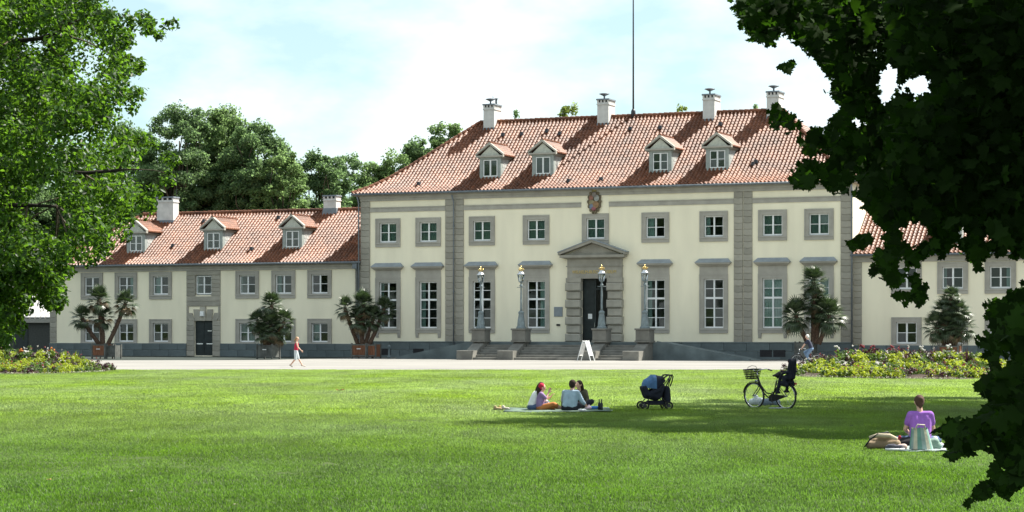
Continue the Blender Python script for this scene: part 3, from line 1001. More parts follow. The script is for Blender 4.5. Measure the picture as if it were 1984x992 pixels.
pq = obj('plaque', MB().block(-0.34, 0.34, -0.05, 0.02, -0.36, 0.36, 0.02), noisy('slate_plaque', (0.22, 0.25, 0.27), 0.1, 3, 0.5), palace, (U(1082), -0.02, 3.48))
obj('letter_slot', MB().block(-0.14, 0.14, -0.05, 0.02, -0.07, 0.07, 0.01), M['black'], palace, (U(1082), -0.02, 2.5))
# coat of arms: oval cartouche with raised painted fields
arms = MB()
def disc(mb, x, z, rx, rz, y0, y1, n=16, mi=0):
    mb.prism([(x + rx * math.cos(2 * math.pi * i / n), z + rz * math.sin(2 * math.pi * i / n)) for i in range(n)], y0, y1, mi)
disc(arms, 0, 0, 0.50, 0.80, -0.12, 0.0, 20)
for i in range(14):
    t = 2 * math.pi * i / 14
    arms.ell((0.48 * math.cos(t), -0.10, 0.78 * math.sin(t)), (0.11, 0.09, 0.14), 8, 5)
ao = obj('coat_of_arms', arms, noisy('weathered_brown', (0.15, 0.12, 0.075), 0.3, 6, 0.8), palace, (U(1153), -0.06, ZP(391, U(1153))))
acol = [((0.25, 0.12, 0.085), -.24, .27, .17, .2), ((0.30, 0.30, 0.27), .2, .26, .2, .24), ((0.25, 0.21, 0.12), -.18, -.06, .22, .2),
        ((0.16, 0.20, 0.27), -.2, -.36, .16, .2), ((0.27, 0.165, 0.085), .15, -.22, .24, .26), ((0.28, 0.10, 0.11), -.02, -.52, .17, .14), ((0.2, 0.17, 0.15), .02, .52, .16, .18)]
for i, (c_, x, z, rx, rz) in enumerate(acol):
    d_ = MB()
    disc(d_, 0, 0, rx, rz, -0.06 - 0.008 * i, 0.0, 12)
    obj('shield_field', d_, noisy('shield_paint_%s' % 'abcdefg'[i], c_, 0.25, 8, 0.7), ao, (x, -0.12, z))
cw = MB()
cw.lathe([(0.16, 0), (0.2, 0.12), (0.12, 0.2), (0.03, 0.26)], 10, (0, -0.1, 0.74))
obj('crown', cw, M['gold'] if False else noisy('dull_gilt', (0.24, 0.20, 0.08), 0.3, 8, 0.5), ao)

# ------------------------------------------------------------------ wings
VWG = 0.35
def make_wing(label, uin, uout, win_u, door_u, hip_left, mirrored):
    u0, u1 = min(uin, uout), max(uin, uout)
    wg = thing('palace_wing', label, 'building', (X0, Y0, 0), -TH, 'side wings of the palace')
    ze = 7.42
    zu, zl = 4.98, 1.17
    allw = list(win_u)
    ops = [(u - 0.80, u + 0.80, zu - 0.06, zu + 1.56) for u in allw + [door_u]] + [(u - 0.80, u + 0.80, zl - 0.06, zl + 1.56) for u in allw]
    d0, d1 = door_u - 0.84, door_u + 0.84
    ops += [(d0, d1, 0.08, 2.86)]
    w = MB()
    wall_sheet(w, u0, u1, 0.0, ze - 0.04, ops, VWG)
    dep = VWG + 11.0
    w.add([(u0, VWG, 0), (u0, dep, 0), (u1, dep, 0), (u1, VWG, 0), (u0, VWG, ze - .04), (u0, dep, ze - .04), (u1, dep, ze - .04), (u1, VWG, ze - .04)],
          [(0, 4, 5, 1), (1, 5, 6, 2), (2, 6, 7, 3)])
    obj('wall', w, M['stucco'], wg)
    obj('inner_wall', MB().box(u0 + 0.3, u1 - 0.3, VWG + 2.2, VWG + 2.4, 0, ze - 0.3), M['room'], wg)
    obj('floor_slab', MB().box(u0 + 0.3, u1 - 0.3, VWG + 0.32, VWG + 2.2, 3.7, 4.0), M['room'], wg)
    c = MB()
    c.box(u0 - 0.03, u1 + 0.03, VWG - 0.17, VWG + 0.1, ze - 0.36, ze - 0.17)
    c.box(u0 - 0.01, u1 + 0.01, VWG - 0.10, VWG + 0.1, ze - 0.54, ze - 0.361)
    obj('cornice', c, M['trim'], wg)
    bw = 1.58
    stone_stack(wg, u0, u0 + 0.66, 1.1, ze - 0.545, 14, VWG, 0.07)
    stone_stack(wg, u1 - 0.66, u1, 1.1, ze - 0.545, 14, VWG, 0.07)
    # stone bay round the door
    for a, b in ((door_u - bw, d0 - 0.001), (d1 + 0.001, door_u + bw)):
        stone_stack(wg, a, b, 0.02, 2.86, 7, VWG, 0.08)
    for a, b in ((door_u - bw, door_u - 0.74), (door_u + 0.74, door_u + bw)):
        stone_stack(wg, a, b, zu - 0.14, zu + 1.52, 5, VWG, 0.08)
    stone_stack(wg, door_u - bw, door_u + bw, zu + 1.53, ze - 0.545, 1, VWG, 0.08)
    stone_stack(wg, door_u - bw, door_u + bw, 4.02, zu - 0.15, 2, VWG, 0.08)
    # flat arch over the door
    for k in range(5):
        x = door_u + (k - 2) * 0.52
        lean = (k - 2) * 0.13
        top = 4.0 if k == 2 else 3.78 if k in (1, 3) else 3.5
        p = [(x - 0.255, 2.87), (x + 0.255, 2.87), (x + 0.255 + lean, top), (x - 0.255 + lean, top)]
        obj('stone_block', MB().prism(p, VWG - (0.14 if k == 2 else 0.09), VWG + 0.04), M['stone'], wg)
    for q in (-1, 1):
        stone_stack(wg, *sorted((door_u + q * bw, door_u + q * 1.37)), 2.87, 4.01, 3, VWG, 0.075)
    for a, b in ((u0 - 0.01, door_u - bw - 0.003), (door_u + bw + 0.003, u1 + 0.01)):
        plinth_row(wg, a, b, 0.0, 1.06, VWG)
    for i, u in enumerate(allw):
        make_window(wg, u, zu, VWG, 'small', open_left=(not mirrored and i == 3), curtain=mirrored and i in (1, 2))
        make_window(wg, u, zl, VWG, 'small', curtain=(not mirrored and i == 3) or (mirrored and i == 0))
    make_window(wg, door_u, zu, VWG, 'small', surround=False, open_left=not mirrored)
    d = MB()
    d.box(d0 + 0.01, door_u - 0.012, VWG + 0.15, VWG + 0.22, 0.1, 2.85)
    d.box(door_u + 0.012, d1 - 0.01, VWG + 0.15, VWG + 0.22, 0.1, 2.85)
    for q in (-0.42, 0.42):
        for z in (0.3, 1.25):
            d.box(door_u + q - 0.28, door_u + q + 0.28, VWG + 0.13, VWG + 0.15, z, z + 0.75)
    do = obj('door', d, M['door'], wg)
    pl = MB()
    pl.box(door_u - 0.7, door_u - 0.15, VWG + 0.10, VWG + 0.128, 0.98, 1.06)
    pl.box(door_u + 0.2, door_u + 0.78, VWG + 0.10, VWG + 0.128, 0.98, 1.06)
    obj('kick_bar', pl, M['chrome'], do)
    if not mirrored:
        obj('letter_plate', MB().box(door_u + 0.32, door_u + 0.68, VWG + 0.10, VWG + 0.128, 2.02, 2.09), M['chrome'], do)
        obj('wall_lamp', MB().block(-0.17, 0.17, -0.2, 0.0, -0.2, 0.2, 0.03), M['white'], wg, (door_u, VWG - 0.145, 3.42))
    r = make_roof(wg, u0, u1, 11.0, ze, [(0, 0), (0.9, 0.48), (6.0, 4.35)], hip_left, not hip_left, ov=0.5, v0=VWG)
    return wg, r, ze

LWu = [U(x, VWG) for x in (178.5, 244.5, 311.5, 479.5, 549.5, 619.5)]
LD = U(394.5, VWG)
left_wing, rl, zel = make_wing('low cream wing left of the palace with three dormers and a dark door', uL, U(97, VWG), LWu, LD, True, False)
right_wing, rr, zer = make_wing('low cream wing on the right, mostly behind the dark maple branches', uR, -U(97, VWG), [-u for u in LWu], -LD, False, True)
for px_, pb in ((263.5, 490.5), (413.5, 485.5), (566.5, 482.5)):
    dormer_at(left_wing, px_, pb, rl)
# mirrored dormers of the right wing
for px_, pb in ((263.5, 490.5), (413.5, 485.5), (566.5, 482.5)):
    (zf, df, tot), vf, ze = rl
    u = U(px_, vf + 1.2)
    make_dormer(right_wing, -u, vf + 1.2, ze + zf(1.2), rr)
VRW = rl[1] + 6.0
make_chimney(left_wing, U(320, VRW - 1.0), VRW - 0.6, zel + 3.3, zel + 5.75, 1.6, 0.85, 0)
make_chimney(left_wing, U(640, VRW - 0.3), VRW, zel + 4.0, zel + 5.55, 1.15, 0.8, 0)
an = MB().tube((0, 0, 0), (0, 0, 2.0), 0.02, 0.012)
obj('antenna', an, M['darkmetal'], left_wing, (U(342, VRW - 0.6), VRW - 0.6, zel + 5.75))
for px_, d in ((396, 5.0), (541, 5.2), (488, 1.7), (336, 2.2)):
    v = rl[1] + d
    obj('roof_vent', MB().frus((-0.16, 0.16, -0.2, 0.16), (-0.10, 0.10, -0.16, 0.1), -0.05, 0.24), M['darkmetal'], left_wing, (U(px_, v), v, zel + rl[0][0](d) + 0.03))
dp = MB()
dp.path([(0, -0.55, zel - 0.2), (0, -0.2, zel - 0.6), (0, -0.2, 0.1)], 0.055, 8)
obj('downpipe', dp, M['zinc'], left_wing, (U(694, VWG), VWG, 0), smooth=True)
hp = MB().box(-0.2, 0.2, -0.55, -0.2, -0.2, 0.25)
obj('rainwater_head', hp, M['zinc'], left_wing, (U(693, VWG), VWG, zel - 0.35))

# ------------------------------------------------------------------ terrace, steps, ramps
LU = [U(x, -5.4) for x in (934, 1012, 1168, 1251.5)]
TZ = 1.24
terr = thing('terrace', 'grey stone entrance terrace with steps and side ramps below the palace door', 'terrace', (X0, Y0, 0), -TH)
t0, t1 = LU[0] - 0.75, LU[3] + 0.75
tb = MB().box(t0, t1, -5.2, -0.17, 0, TZ)
obj('landing', tb, M['plinth'], terr)
ns = 7
sh = TZ / ns
for k in range(1, ns):
    for a, b in ((LU[0] + 0.45, LU[1] - 0.45), (LU[1] + 0.45, LU[2] - 0.45), (LU[2] + 0.45, LU[3] - 0.45)):
        y0 = -5.2 - k * 0.52
        obj('step', MB().block(a, b, y0, y0 + 0.56, 0, TZ - k * sh, 0.025), M['steps'], terr)
for u in LU:
    cw_ = MB()
    cw_.add([(u - .44, -5.2, 0), (u + .44, -5.2, 0), (u + .44, -7.31, 0), (u - .44, -7.31, 0), (u - .44, -5.2, TZ), (u + .44, -5.2, TZ), (u + .44, -5.9, TZ), (u - .44, -5.9, TZ), (u + .44, -7.3, 0.62), (u - .44, -7.3, 0.62)],
            [(4, 7, 6, 5), (7, 9, 8, 6), (0, 3, 9, 7, 4), (1, 5, 6, 8, 2), (3, 2, 8, 9), (0, 4, 5, 1)])
    obj('cheek_wall', cw_, M['steps'], terr)
    obj('newel_block', MB().block(u - 0.6, u + 0.6, -8.55, -7.31, 0, 0.66, 0.03), M['steps'], terr)
for q, ub, ue in ((-1, t0, t0 - 6.3), (1, t1, t1 + 6.8)):
    rp_ = MB()
    a, b = (ue, ub)
    rp_.add([(ub, -5.0, 0), (ue, -5.0, 0), (ub, -2.0, 0), (ue, -2.0, 0), (ub, -5.0, TZ), (ub, -2.0, TZ), (ue, -5.0, 0.02), (ue, -2.0, 0.02)],
            [(0, 1, 6, 4), (2, 5, 7, 3), (4, 6, 7, 5), (0, 4, 5, 2)])
    obj('ramp', rp_, M['plinth'], terr)
    cp = MB()
    cp.add([(ub, -5.22, 0), (ub, -5.22, TZ + 0.10), (ub, -5.004, 0), (ub, -5.004, TZ + 0.10), (ue, -5.22, 0), (ue, -5.22, 0.14), (ue, -5.004, 0), (ue, -5.004, 0.14)],
           [(0, 4, 5, 1), (2, 3, 7, 6), (1, 5, 7, 3), (4, 6, 7, 5), (0, 1, 3, 2)])
    obj('ramp_wall', cp, M['plinth'], terr)

# ------------------------------------------------------------------ lamps
def make_lamp(u, label):
    p = W2(u, -5.62, TZ + 0.003)
    L = thing('street_lamp', label, 'lamp', p, -TH, 'lantern posts along the entrance steps')
    pd = MB()
    pd.block(-0.57, 0.57, -0.57, 0.57, 0.0, 0.14, 0.02)
    pd.block(-0.52, 0.52, -0.52, 0.52, 0.141, 0.88, 0.03)
    pd.block(-0.58, 0.58, -0.58, 0.58, 0.881, 1.01, 0.03)
    obj('pedestal', pd, M['steps'], L)
    b = MB()
    b.lathe([(0.36, 1.011), (0.36, 1.10), (0.29, 1.16), (0.25, 1.6), (0.18, 2.05), (0.21, 2.1), (0.21, 2.2), (0.11, 2.3)], 8)
    obj('base', b, M['iron'], L)
    s = MB()
    s.lathe([(0.09, 2.3), (0.08, 2.5), (0.07, 3.6), (0.058, 4.05), (0.12, 4.1), (0.12, 4.16), (0.07, 4.22), (0.06, 4.32), (0.15, 4.40), (0.19, 4.43)], 12)
    s.tube((-0.32, 0, 4.02), (0.32, 0, 4.02), 0.022)
    obj('post', s, M['iron'], L, smooth=True)
    ln = MB()
    n = 6
    zb, zt, rb, rt = 4.43, 4.93, 0.175, 0.28
    for i in range(n):
        t = 2 * math.pi * i / n
        ln.tube((rb * math.cos(t), rb * math.sin(t), zb), (rt * math.cos(t), rt * math.sin(t), zt), 0.018, n=6)
    for r_, z_ in ((rb, zb), (rt, zt)):
        ln.path([(r_ * math.cos(2 * math.pi * i / n), r_ * math.sin(2 * math.pi * i / n), z_) for i in range(n)], 0.022, 6, closed=True)
    lo = obj('lantern', ln, M['iron'], L)
    gl = MB()
    gl.lathe([(rb * 0.93, zb + 0.02), (rt * 0.93, zt - 0.02)], 6)
    obj('lantern_glass', gl, M['lampglass'], lo)
    obj('burner', MB().lathe([(0.04, 4.45), (0.05, 4.62), (0.085, 4.72), (0.06, 4.85)], 8), M['white'], lo, smooth=True)
    c = MB()
    c.lathe([(0.30, 4.94), (0.31, 4.97), (0.22, 5.06), (0.155, 5.15), (0.15, 5.19), (0.17, 5.2)], 12)
    obj('cap', c, M['chrome'], L, smooth=True)
    g_ = MB()
    g_.lathe([(0.12, 5.2), (0.15, 5.24), (0.14, 5.27)], 10)
    for i in range(6):
        t = 2 * math.pi * i / 6
        p0 = Vector((0.14 * math.cos(t), 0.14 * math.sin(t), 5.26))
        g_.path([p0, p0 * 1.0 + Vector((0.05 * math.cos(t), 0.05 * math.sin(t), 0.09)), Vector((0.02 * math.cos(t), 0.02 * math.sin(t), 5.44))], [0.028, 0.04, 0.02], 6)
        g_.ell((0.2 * math.cos(t), 0.2 * math.sin(t), 5.33), (0.03, 0.03, 0.035), 6, 4)
    g_.lathe([(0.03, 5.42), (0.065, 5.47), (0.03, 5.52), (0.01, 5.58)], 8)
    obj('crown_finial', g_, M['gold'], L, smooth=True)
    L.scale = (1, 1, 0.985)
make_lamp(LU[0], 'leftmost gold-crowned iron lantern on the stone pedestal at the left end of the steps')
make_lamp(LU[1], 'gold-crowned iron lantern between the grey wall plaque and the leftmost lantern')
make_lamp(LU[2], 'gold-crowned iron lantern standing in front of the open palace door')
make_lamp(LU[3], 'rightmost gold-crowned iron lantern, beside the top of the right ramp')

# bollard
bo = MB().lathe([(0.14, 0), (0.14, 0.12), (0.09, 0.2), (0.085, 0.8), (0.12, 0.84), (0.10, 0.95), (0.03, 1.0)], 10)
bp_ = W2(U(754, -1.6), -1.6)
tag(obj('bollard', bo, M['iron'], loc=bp_, smooth=True), 'small grey iron bollard against the plinth beside the brown palm crate', 'bollard')

# A-frame sign
p = G(1135, 699.5)
sg = thing('sandwich_board', 'white folding sandwich board standing on the pale path before the door', 'sign', p, R(64))
hh, half, sp, bw2 = 1.38, 0.27, 0.50, 0.33
for q in (-1, 1):
    pn = MB()
    P = lambda x, f, o: (x, q * (0.07 + (sp - 0.07) * f) + q * o, hh * (1 - f))
    pn.add([P(-bw2, 0.03, 0), P(bw2, 0.03, 0), P(bw2, 0.72, 0), P(-bw2, 0.72, 0), P(-bw2, 0.03, .02), P(bw2, 0.03, .02), P(bw2, 0.72, .02), P(-bw2, 0.72, .02)],
           [(0, 1, 2, 3), (7, 6, 5, 4), (0, 4, 5, 1), (1, 5, 6, 2), (2, 6, 7, 3), (3, 7, 4, 0)])
    po = obj('panel', pn, cloth('grey_poster', (0.50, 0.52, 0.53), 0.5), sg)
    fr_ = MB()
    for x in (-bw2, bw2):
        fr_.tube(P(x, -0.02, 0.01), P(x, 1.0, 0.01), 0.03, n=6)
    for f_ in (0.02, 0.72):
        fr_.tube(P(-bw2, f_, 0.01), P(bw2, f_, 0.01), 0.028, n=6)
    obj('frame', fr_, M['white'], sg)
    pr_ = MB()
    for (f0, f1, x0, x1) in ((0.10, 0.16, -.2, .2), (0.22, 0.44, -.24, .1), (0.5, 0.53, -.24, .22), (0.57, 0.6, -.24, .16)):
        pr_.add([P(x0, f0, .023), P(x1, f0, .023), P(x1, f1, .023), P(x0, f1, .023)], [(3, 2, 1, 0)])
    obj('poster_print', pr_, cloth('poster_ink', (0.27, 0.28, 0.3), 0.6), po)

# ------------------------------------------------------------------ leaves
def tpl_oval():
    v = np.array([(0, -.5, 0), (.24, -.18, .06), (.22, .18, .05), (0, .5, -.03), (-.22, .18, .05), (-.24, -.18, .06)])
    return v, [(0, 1, 2, 3), (0, 3, 4, 5)]
def tpl_rhomb():
    v = np.array([(0, -.5, 0), (.36, 0, .07), (0, .5, 0), (-.36, 0, .05)])
    return v, [(0, 1, 2, 3)]
def tpl_maple():
    half_ = [(.10, -.36), (.20, -.42), (.44, -.34), (.36, -.20), (.58, .06), (.40, .10), (.27, .12), (.32, .36), (.17, .36), (0, .62)]
    pts = [(0, -.34)] + half_ + [(-x, y) for x, y in half_[-2::-1]]
    v = [(0, -.02, .05)] + [(x, y, -.10 * x * x * 2 + (0.03 if i % 2 else 0)) for i, (x, y) in enumerate(pts)]
    n = len(pts)
    return np.array(v), [(0, 1 + i, 1 + (i + 1) % n) for i in range(n)]
def tpl_blade():
    v = np.array([(-.05, 0, 0), (.05, 0, 0), (.035, .55, .06), (-.035, .55, .06), (0, 1.0, .2)])
    return v, [(0, 1, 2, 3), (3, 2, 4)]
OVAL, RHOMB, MAPLE, BLADE = tpl_oval(), tpl_rhomb(), tpl_maple(), tpl_blade()

def leaf_mesh(name, P, N, size, tpl, mat, roll=None):
    tv, tf = tpl
    n, k = len(P), len(tv)
    N = N / np.maximum(np.linalg.norm(N, axis=1, keepdims=True), 1e-6)
    ref = rng.normal(size=(n, 3))
    T = np.cross(N, ref)
    T /= np.maximum(np.linalg.norm(T, axis=1, keepdims=True), 1e-6)
    B = np.cross(N, T)
    size = np.broadcast_to(np.asarray(size, float), (n,))[:, None, None]
    V = P[:, None, :] + size * (tv[None, :, 0:1] * T[:, None, :] + tv[None, :, 1:2] * B[:, None, :] + tv[None, :, 2:3] * N[:, None, :])
    me = bpy.data.meshes.new(name)
    me.vertices.add(n * k)
    me.vertices.foreach_set('co', V.reshape(-1).astype(np.float32))
    flat = np.concatenate([np.array(f) for f in tf])
    lens = np.array([len(f) for f in tf])
    L = len(flat)
    loops = (np.arange(n)[:, None] * k + flat[None, :]).reshape(-1)
    me.loops.add(n * L)
    me.loops.foreach_set('vertex_index', loops.astype(np.int32))
    st = np.concatenate([[0], np.cumsum(lens)[:-1]])
    me.polygons.add(n * len(tf))
    me.polygons.foreach_set('loop_start', (np.arange(n)[:, None] * L + st[None, :]).reshape(-1).astype(np.int32))
    at = me.attributes.new('tint', 'FLOAT', 'FACE')
    at.data.foreach_set('value', np.repeat(rng.random(n), len(tf)).astype(np.float32))
    me.materials.append(mat)
    me.update(calc_edges=True)
    me.validate()
    return me

def cluster_points(C, Rad, per):
    """leaves spread through ellipsoidal clumps; returns positions and rough outward normals"""
    C = np.asarray(C, float); Rad = np.asarray(Rad, float)
    per = np.broadcast_to(np.asarray(per), (len(C),)).astype(int)
    idx = np.repeat(np.arange(len(C)), per)
    d = rng.normal(size=(len(idx), 3))
    d /= np.linalg.norm(d, axis=1, keepdims=True)
    r = rng.random(len(idx)) ** 0.45
    P = C[idx] + d * r[:, None] * Rad[idx] + rng.normal(size=d.shape) * Rad[idx] * 0.10
    N = d * 0.7 + np.array([0, 0, 0.45]) + rng.normal(size=d.shape) * 0.65
    return P, N

def in_poly(x, y, poly):
    c = False
    j = len(poly) - 1
    for i in range(len(poly)):
        xi, yi = poly[i]; xj, yj = poly[j]
        if (yi > y) != (yj > y) and x < (xj - xi) * (y - yi) / (yj - yi) + xi:
            c = not c
        j = i
    return c

def limb_path(mb, a, b, r0, r1, sag=0.12, n=5):
    a, b = Vector(a), Vector(b)
    L = (b - a).length
    pts, rad = [], []
    off = Vector((random.uniform(-1, 1), random.uniform(-1, 1), random.uniform(0.2, 1))) * L * sag
    for i in range(n + 1):
        t = i / n
        pts.append(a.lerp(b, t) + off * math.sin(math.pi * t) + Vector((random.uniform(-1, 1), random.uniform(-1, 1), random.uniform(-1, 1))) * L * 0.02 * (0 < i < n))
        rad.append(r0 + (r1 - r0) * t)
    mb.path(pts, rad, 6)
    return pts

# ---- trees behind the palace
def far_tree(px_, top, width, Y, mat, label, seed, aspect=None, leaf=0.27, dens=1.0, group='trees rising behind the palace'):
    rr_ = random.Random(seed)
    base = Vector(((px_ - CX) / F * Y, Y, 0))
    H = HC + (HY - top) / F * Y
    Rw = width * 1.22 / F * Y / 2
    t = thing('tree', label, 'tree', base, 0, group)
    zb = H * 0.30
    C, Rad = [], []
    n = int(260 * dens)
    k = 0
    while len(C) < n and k < 20000:
        k += 1
        x, y, z = rr_.uniform(-1, 1), rr_.uniform(-1, 1), rr_.random()
        env = math.sin(math.pi * min(1, max(0, (z * 0.78 + 0.14)))) ** 0.6 * (1.0 - 0.18 * z)
        q = math.hypot(x, y)
        if q > env or q < env * 0.35 and z < 0.75:
            continue
        r = Rw * rr_.uniform(0.10, 0.21)
        zz = zb + (H - zb - r * 0.7) * z
        C.append((x * (Rw - r * 0.5), y * (Rw - r * 0.5), zz))
        Rad.append((r, r, r * rr_.uniform(0.6, 0.9)))
    C.append((rr_.uniform(-.15, .15) * Rw, 0, H - 0.2 * Rw)); Rad.append((0.2 * Rw, 0.2 * Rw, 0.25 * Rw))
    per = [int(min(330, 46 * (r[0] / leaf) ** 1.5)) for r in Rad]
    P, N = cluster_points(C, Rad, per)
    obj_ = link('crown', leaf_mesh('crown', P, N, rng.uniform(leaf * 0.7, leaf * 1.25, len(P)), RHOMB, mat), t)
    tr = MB()
    tr.path([(0, 0, -0.1), (0, 0, H * 0.25), (0.2, 0.1, H * 0.55), (0.1, 0.2, H * 0.85)], [Rw * 0.075, Rw * 0.055, Rw * 0.035, Rw * 0.012], 8)
    obj('trunk', tr, M['bark'], t, smooth=True)
    lm = MB()
    for i in range(0, len(C), 5):
        c = Vector(C[i])
        limb_path(lm, (0.1, 0.05, max(H * 0.15, c.z * 0.62)), c, Rw * 0.022, Rw * 0.006)
    obj('limbs', lm, M['bark'], t, smooth=True)['kind'] = 'stuff'
    return t

FT = [(345, 200, 170, 204, 'leaf_b2', 'tall dark tree behind the left wing, its crown highest above the wide chimney', 1.1),
      (428, 206, 190, 208, 'leaf_b', 'broad mid green tree behind the middle of the left wing roof', 1.2),
      (496, 232, 160, 203, 'leaf_b2', 'green tree with a pointed top, right of the broad tree behind the left wing', 1.0),
      (545, 292, 125, 200, 'leaf_b', 'low yellow-green tree just behind the left wing ridge, right of its tall neighbours', 0.9),
      (616, 290, 150, 212, 'leaf_b2', 'dark tree behind the right chimney of the left wing', 1.0),
      (684, 298, 120, 225, 'leaf_b2', 'thin loose tree with sky showing through, left of the palace roof corner', 0.7),
      (748, 290, 150, 220, 'leaf_b', 'green tree whose crown meets the left end of the palace eave', 1.0),
      (806, 266, 130, 224, 'leaf_b2', 'darker green treetop against the lower left hip of the palace roof', 1.0),
      (864, 238, 118, 226, 'leaf_b', 'round green treetop against the upper left hip of the palace roof', 1.0),
      (1107, 200, 85, 232, 'leaf_b3', 'light green treetop peeping over the ridge left of the second palace chimney', 0.8),
      (996, 214, 60, 238, 'leaf_b2', 'small sparse treetop over the ridge beside the leftmost palace chimney', 0.5),
      (1322, 204, 60, 240, 'leaf_b3', 'tiny treetop over the ridge between the flagpole and the third palace chimney', 0.6),
      (1462, 202, 46, 240, 'leaf_b', 'tiny treetop over the ridge just left of the rightmost palace chimney', 0.5),
      (255, 235, 150, 215, 'leaf_b2', 'dark tree partly behind the bright leaves of the near left tree', 1.0),
      (150, 330, 170, 222, 'leaf_b2', 'dark tree behind the left end of the wing roof', 1.0),
      (40, 320, 190, 214, 'leaf_b2', 'dark tree at the far left behind the small shed', 1.1),
      (-60, 360, 200, 208, 'leaf_b2', 'dark tree at the left edge beyond the shed', 1.0)]
for i, (a, b, c, d, e, lab, dn) in enumerate(FT):
    far_tree(a, b, c, d, M[e], lab, 100 + i, dens=dn)

# trees along the left border of the park: outside the picture, seen mirrored in the window panes
for i, (x, y) in enumerate(((-62, 112), (-74, 98), (-64, 84), (-80, 74), (-92, 62), (-56, 70), (-100, 90), (-112, 70))):
    far_tree(CX + F * x / y, HY - F * (19 + 2.5 * (i % 3)) / y, F * 17 / y, y, M['leaf_b'], 'park border tree beyond the left edge of the picture', 300 + i, dens=0.6, leaf=0.55, group='trees along the left border of the park')

# ---- shed at the far left
shp = AT(62, 640, 186)
shed = thing('shed', 'low dark shed with a pale striped metal roof at the left end of the wing', 'shed', (shp.x, shp.y, 0), -TH)
s_ = MB().box(-3.4, 2.6, 0, 4, 0, 3.3)
obj('wall', s_, cloth('dark_shed_wall', (0.06, 0.065, 0.06)), shed)
s_ = MB()
for i in range(12):
    x = -3.7 + i * 0.54
    s_.add([(x, -0.4, 3.25), (x + 0.42, -0.4, 3.25), (x + 0.42 + 1.0, 2.4, 5.2), (x + 1.0, 2.4, 5.2), (x, -0.4, 3.17), (x + 0.42, -0.4, 3.17), (x + 1.42, 2.4, 5.12), (x + 1.0, 2.4, 5.12)],
           [(0, 1, 2, 3), (7, 6, 5, 4), (4, 5, 1, 0), (5, 6, 2, 1), (7, 4, 0, 3)])
obj('roof', s_, cloth('pale_metal_roof', (0.62, 0.60, 0.58), 0.6), shed)
s_ = MB()
s_.add([(-3.8, -0.36, 3.12), (2.8, -0.36, 3.12), (3.8, 2.4, 5.06), (-2.8, 2.4, 5.06), (3.8, 5, 5.06), (-2.8, 5, 5.06)], [(0, 1, 2, 3), (3, 2, 4, 5)])
obj('roof_deck', s_, cloth('grey_deck', (0.25, 0.24, 0.23)), shed)
s_ = MB().box(-3.7, 2.9, -0.45, -0.3, 2.75, 3.1)
obj('fascia', s_, cloth('grey_fascia', (0.30, 0.29, 0.26)), shed)
s_ = MB().box(-1.8, -0.4, -0.06, 0.02, 0.1, 2.3)
obj('door', s_, M['door'], shed)

# ---- near left tree
left_poly = [(-60, -80), (250, -80), (180, 8), (215, 25), (240, 8), (300, 28), (345, 30), (330, 62), (292, 72), (262, 78), (235, 95), (262, 118), (296, 122), (270, 142),
             (236, 150), (250, 172), (285, 185), (268, 205), (236, 212), (232, 240), (255, 262), (300, 270), (345, 318), (340, 345), (305, 372), (312, 402), (262, 412), (238, 470),
             (200, 508), (150, 512), (128, 500), (128, 575), (118, 600), (92, 598), (88, 560), (60, 545), (50, 590), (52, 622), (30, 640), (8, 668), (-60, 660)]
left_gap = [[(150, 108), (178, 96), (205, 118), (190, 150), (160, 140)], [(62, 385), (108, 378), (112, 420), (88, 436), (60, 420)],
            [(178, 270), (205, 262), (212, 300), (188, 312)], [(38, 70), (60, 62), (66, 84), (44, 92)], [(286, 300), (308, 330), (296, 352), (276, 322)],
            [(96, 270), (120, 268), (118, 296), (98, 292)]]
left_gap += [[(gx_ + gr_ * math.cos(k * 1.05 + gx_) * random.uniform(.6, 1.3), gy_ + gr_ * math.sin(k * 1.05 + gx_) * random.uniform(.6, 1.3)) for k in range(6)]
             for gx_, gy_, gr_ in [(random.uniform(20, 300), random.uniform(20, 470), random.uniform(3, 9)) for _ in range(14)]]
ltree = thing('tree', 'large near tree at the left with bright sunlit leaves hanging into the picture', 'tree', (-15.2, 46.5, 0))
lb = Vector((-15.2, 46.5, 0))
C, Rad, Lc = [], [], []
def far_enough(p, r):
    return all(not in_poly(p[0] + dx, p[1] + dy, gp) for gp in left_gap for dx in (-r, 0, r) for dy in (-r, 0, r))
while len(C) < 660:
    x, y = random.uniform(-60, 345), random.uniform(-80, 668)
    if random.random() < 0.22:
        x, y = random.uniform(-60, 135), random.uniform(470, 668)
    if not in_poly(x, y, left_poly):
        continue
    Y = random.uniform(40, 51)
    edge = not all(in_poly(x + dx, y + dy, left_poly) for dx, dy in ((28, 0), (-28, 0), (0, 28), (0, -28)))
    r = random.uniform(0.12, 0.24) if edge else random.uniform(0.24, 0.46)
    if not far_enough((x, y), 5 + 48 * r):
        continue
    C.append(AT(x, y, Y) - lb); Rad.append((r, r, r * 0.8))
nvis = len(C)
while len(C) < nvis + 130:                                       # deeper, larger clumps behind
    x, y = random.uniform(-60, 250), random.uniform(-80, 620)
    if in_poly(x, y, left_poly) and in_poly(x + 60, y, left_poly) and in_poly(x, y + 45, left_poly) and far_enough((x, y), 40):
        r = random.uniform(0.45, 0.7)
        C.append(AT(x, y, random.uniform(48, 54)) - lb); Rad.append((r, r, r * 0.8))
for i in range(190):                                             # the rest of the crown, outside the picture
    a = random.uniform(0, 2 * math.pi); q = math.sqrt(random.random()) * 7.0
    c = Vector((q * math.cos(a), q * math.sin(a) * 0.9, random.uniform(4.5, 17)))
    px_c = CX + F * (c.x + lb.x) / (c.y + lb.y); py_c = HY - F * (c.z - HC) / (c.y + lb.y)
    if px_c > -90 and py_c > -110:
        continue
    r = random.uniform(0.6, 1.1)
    C.append(c); Rad.append((r, r, r * 0.7))
per = [max(16, int(560 * r[0] ** 1.4)) for r in Rad]
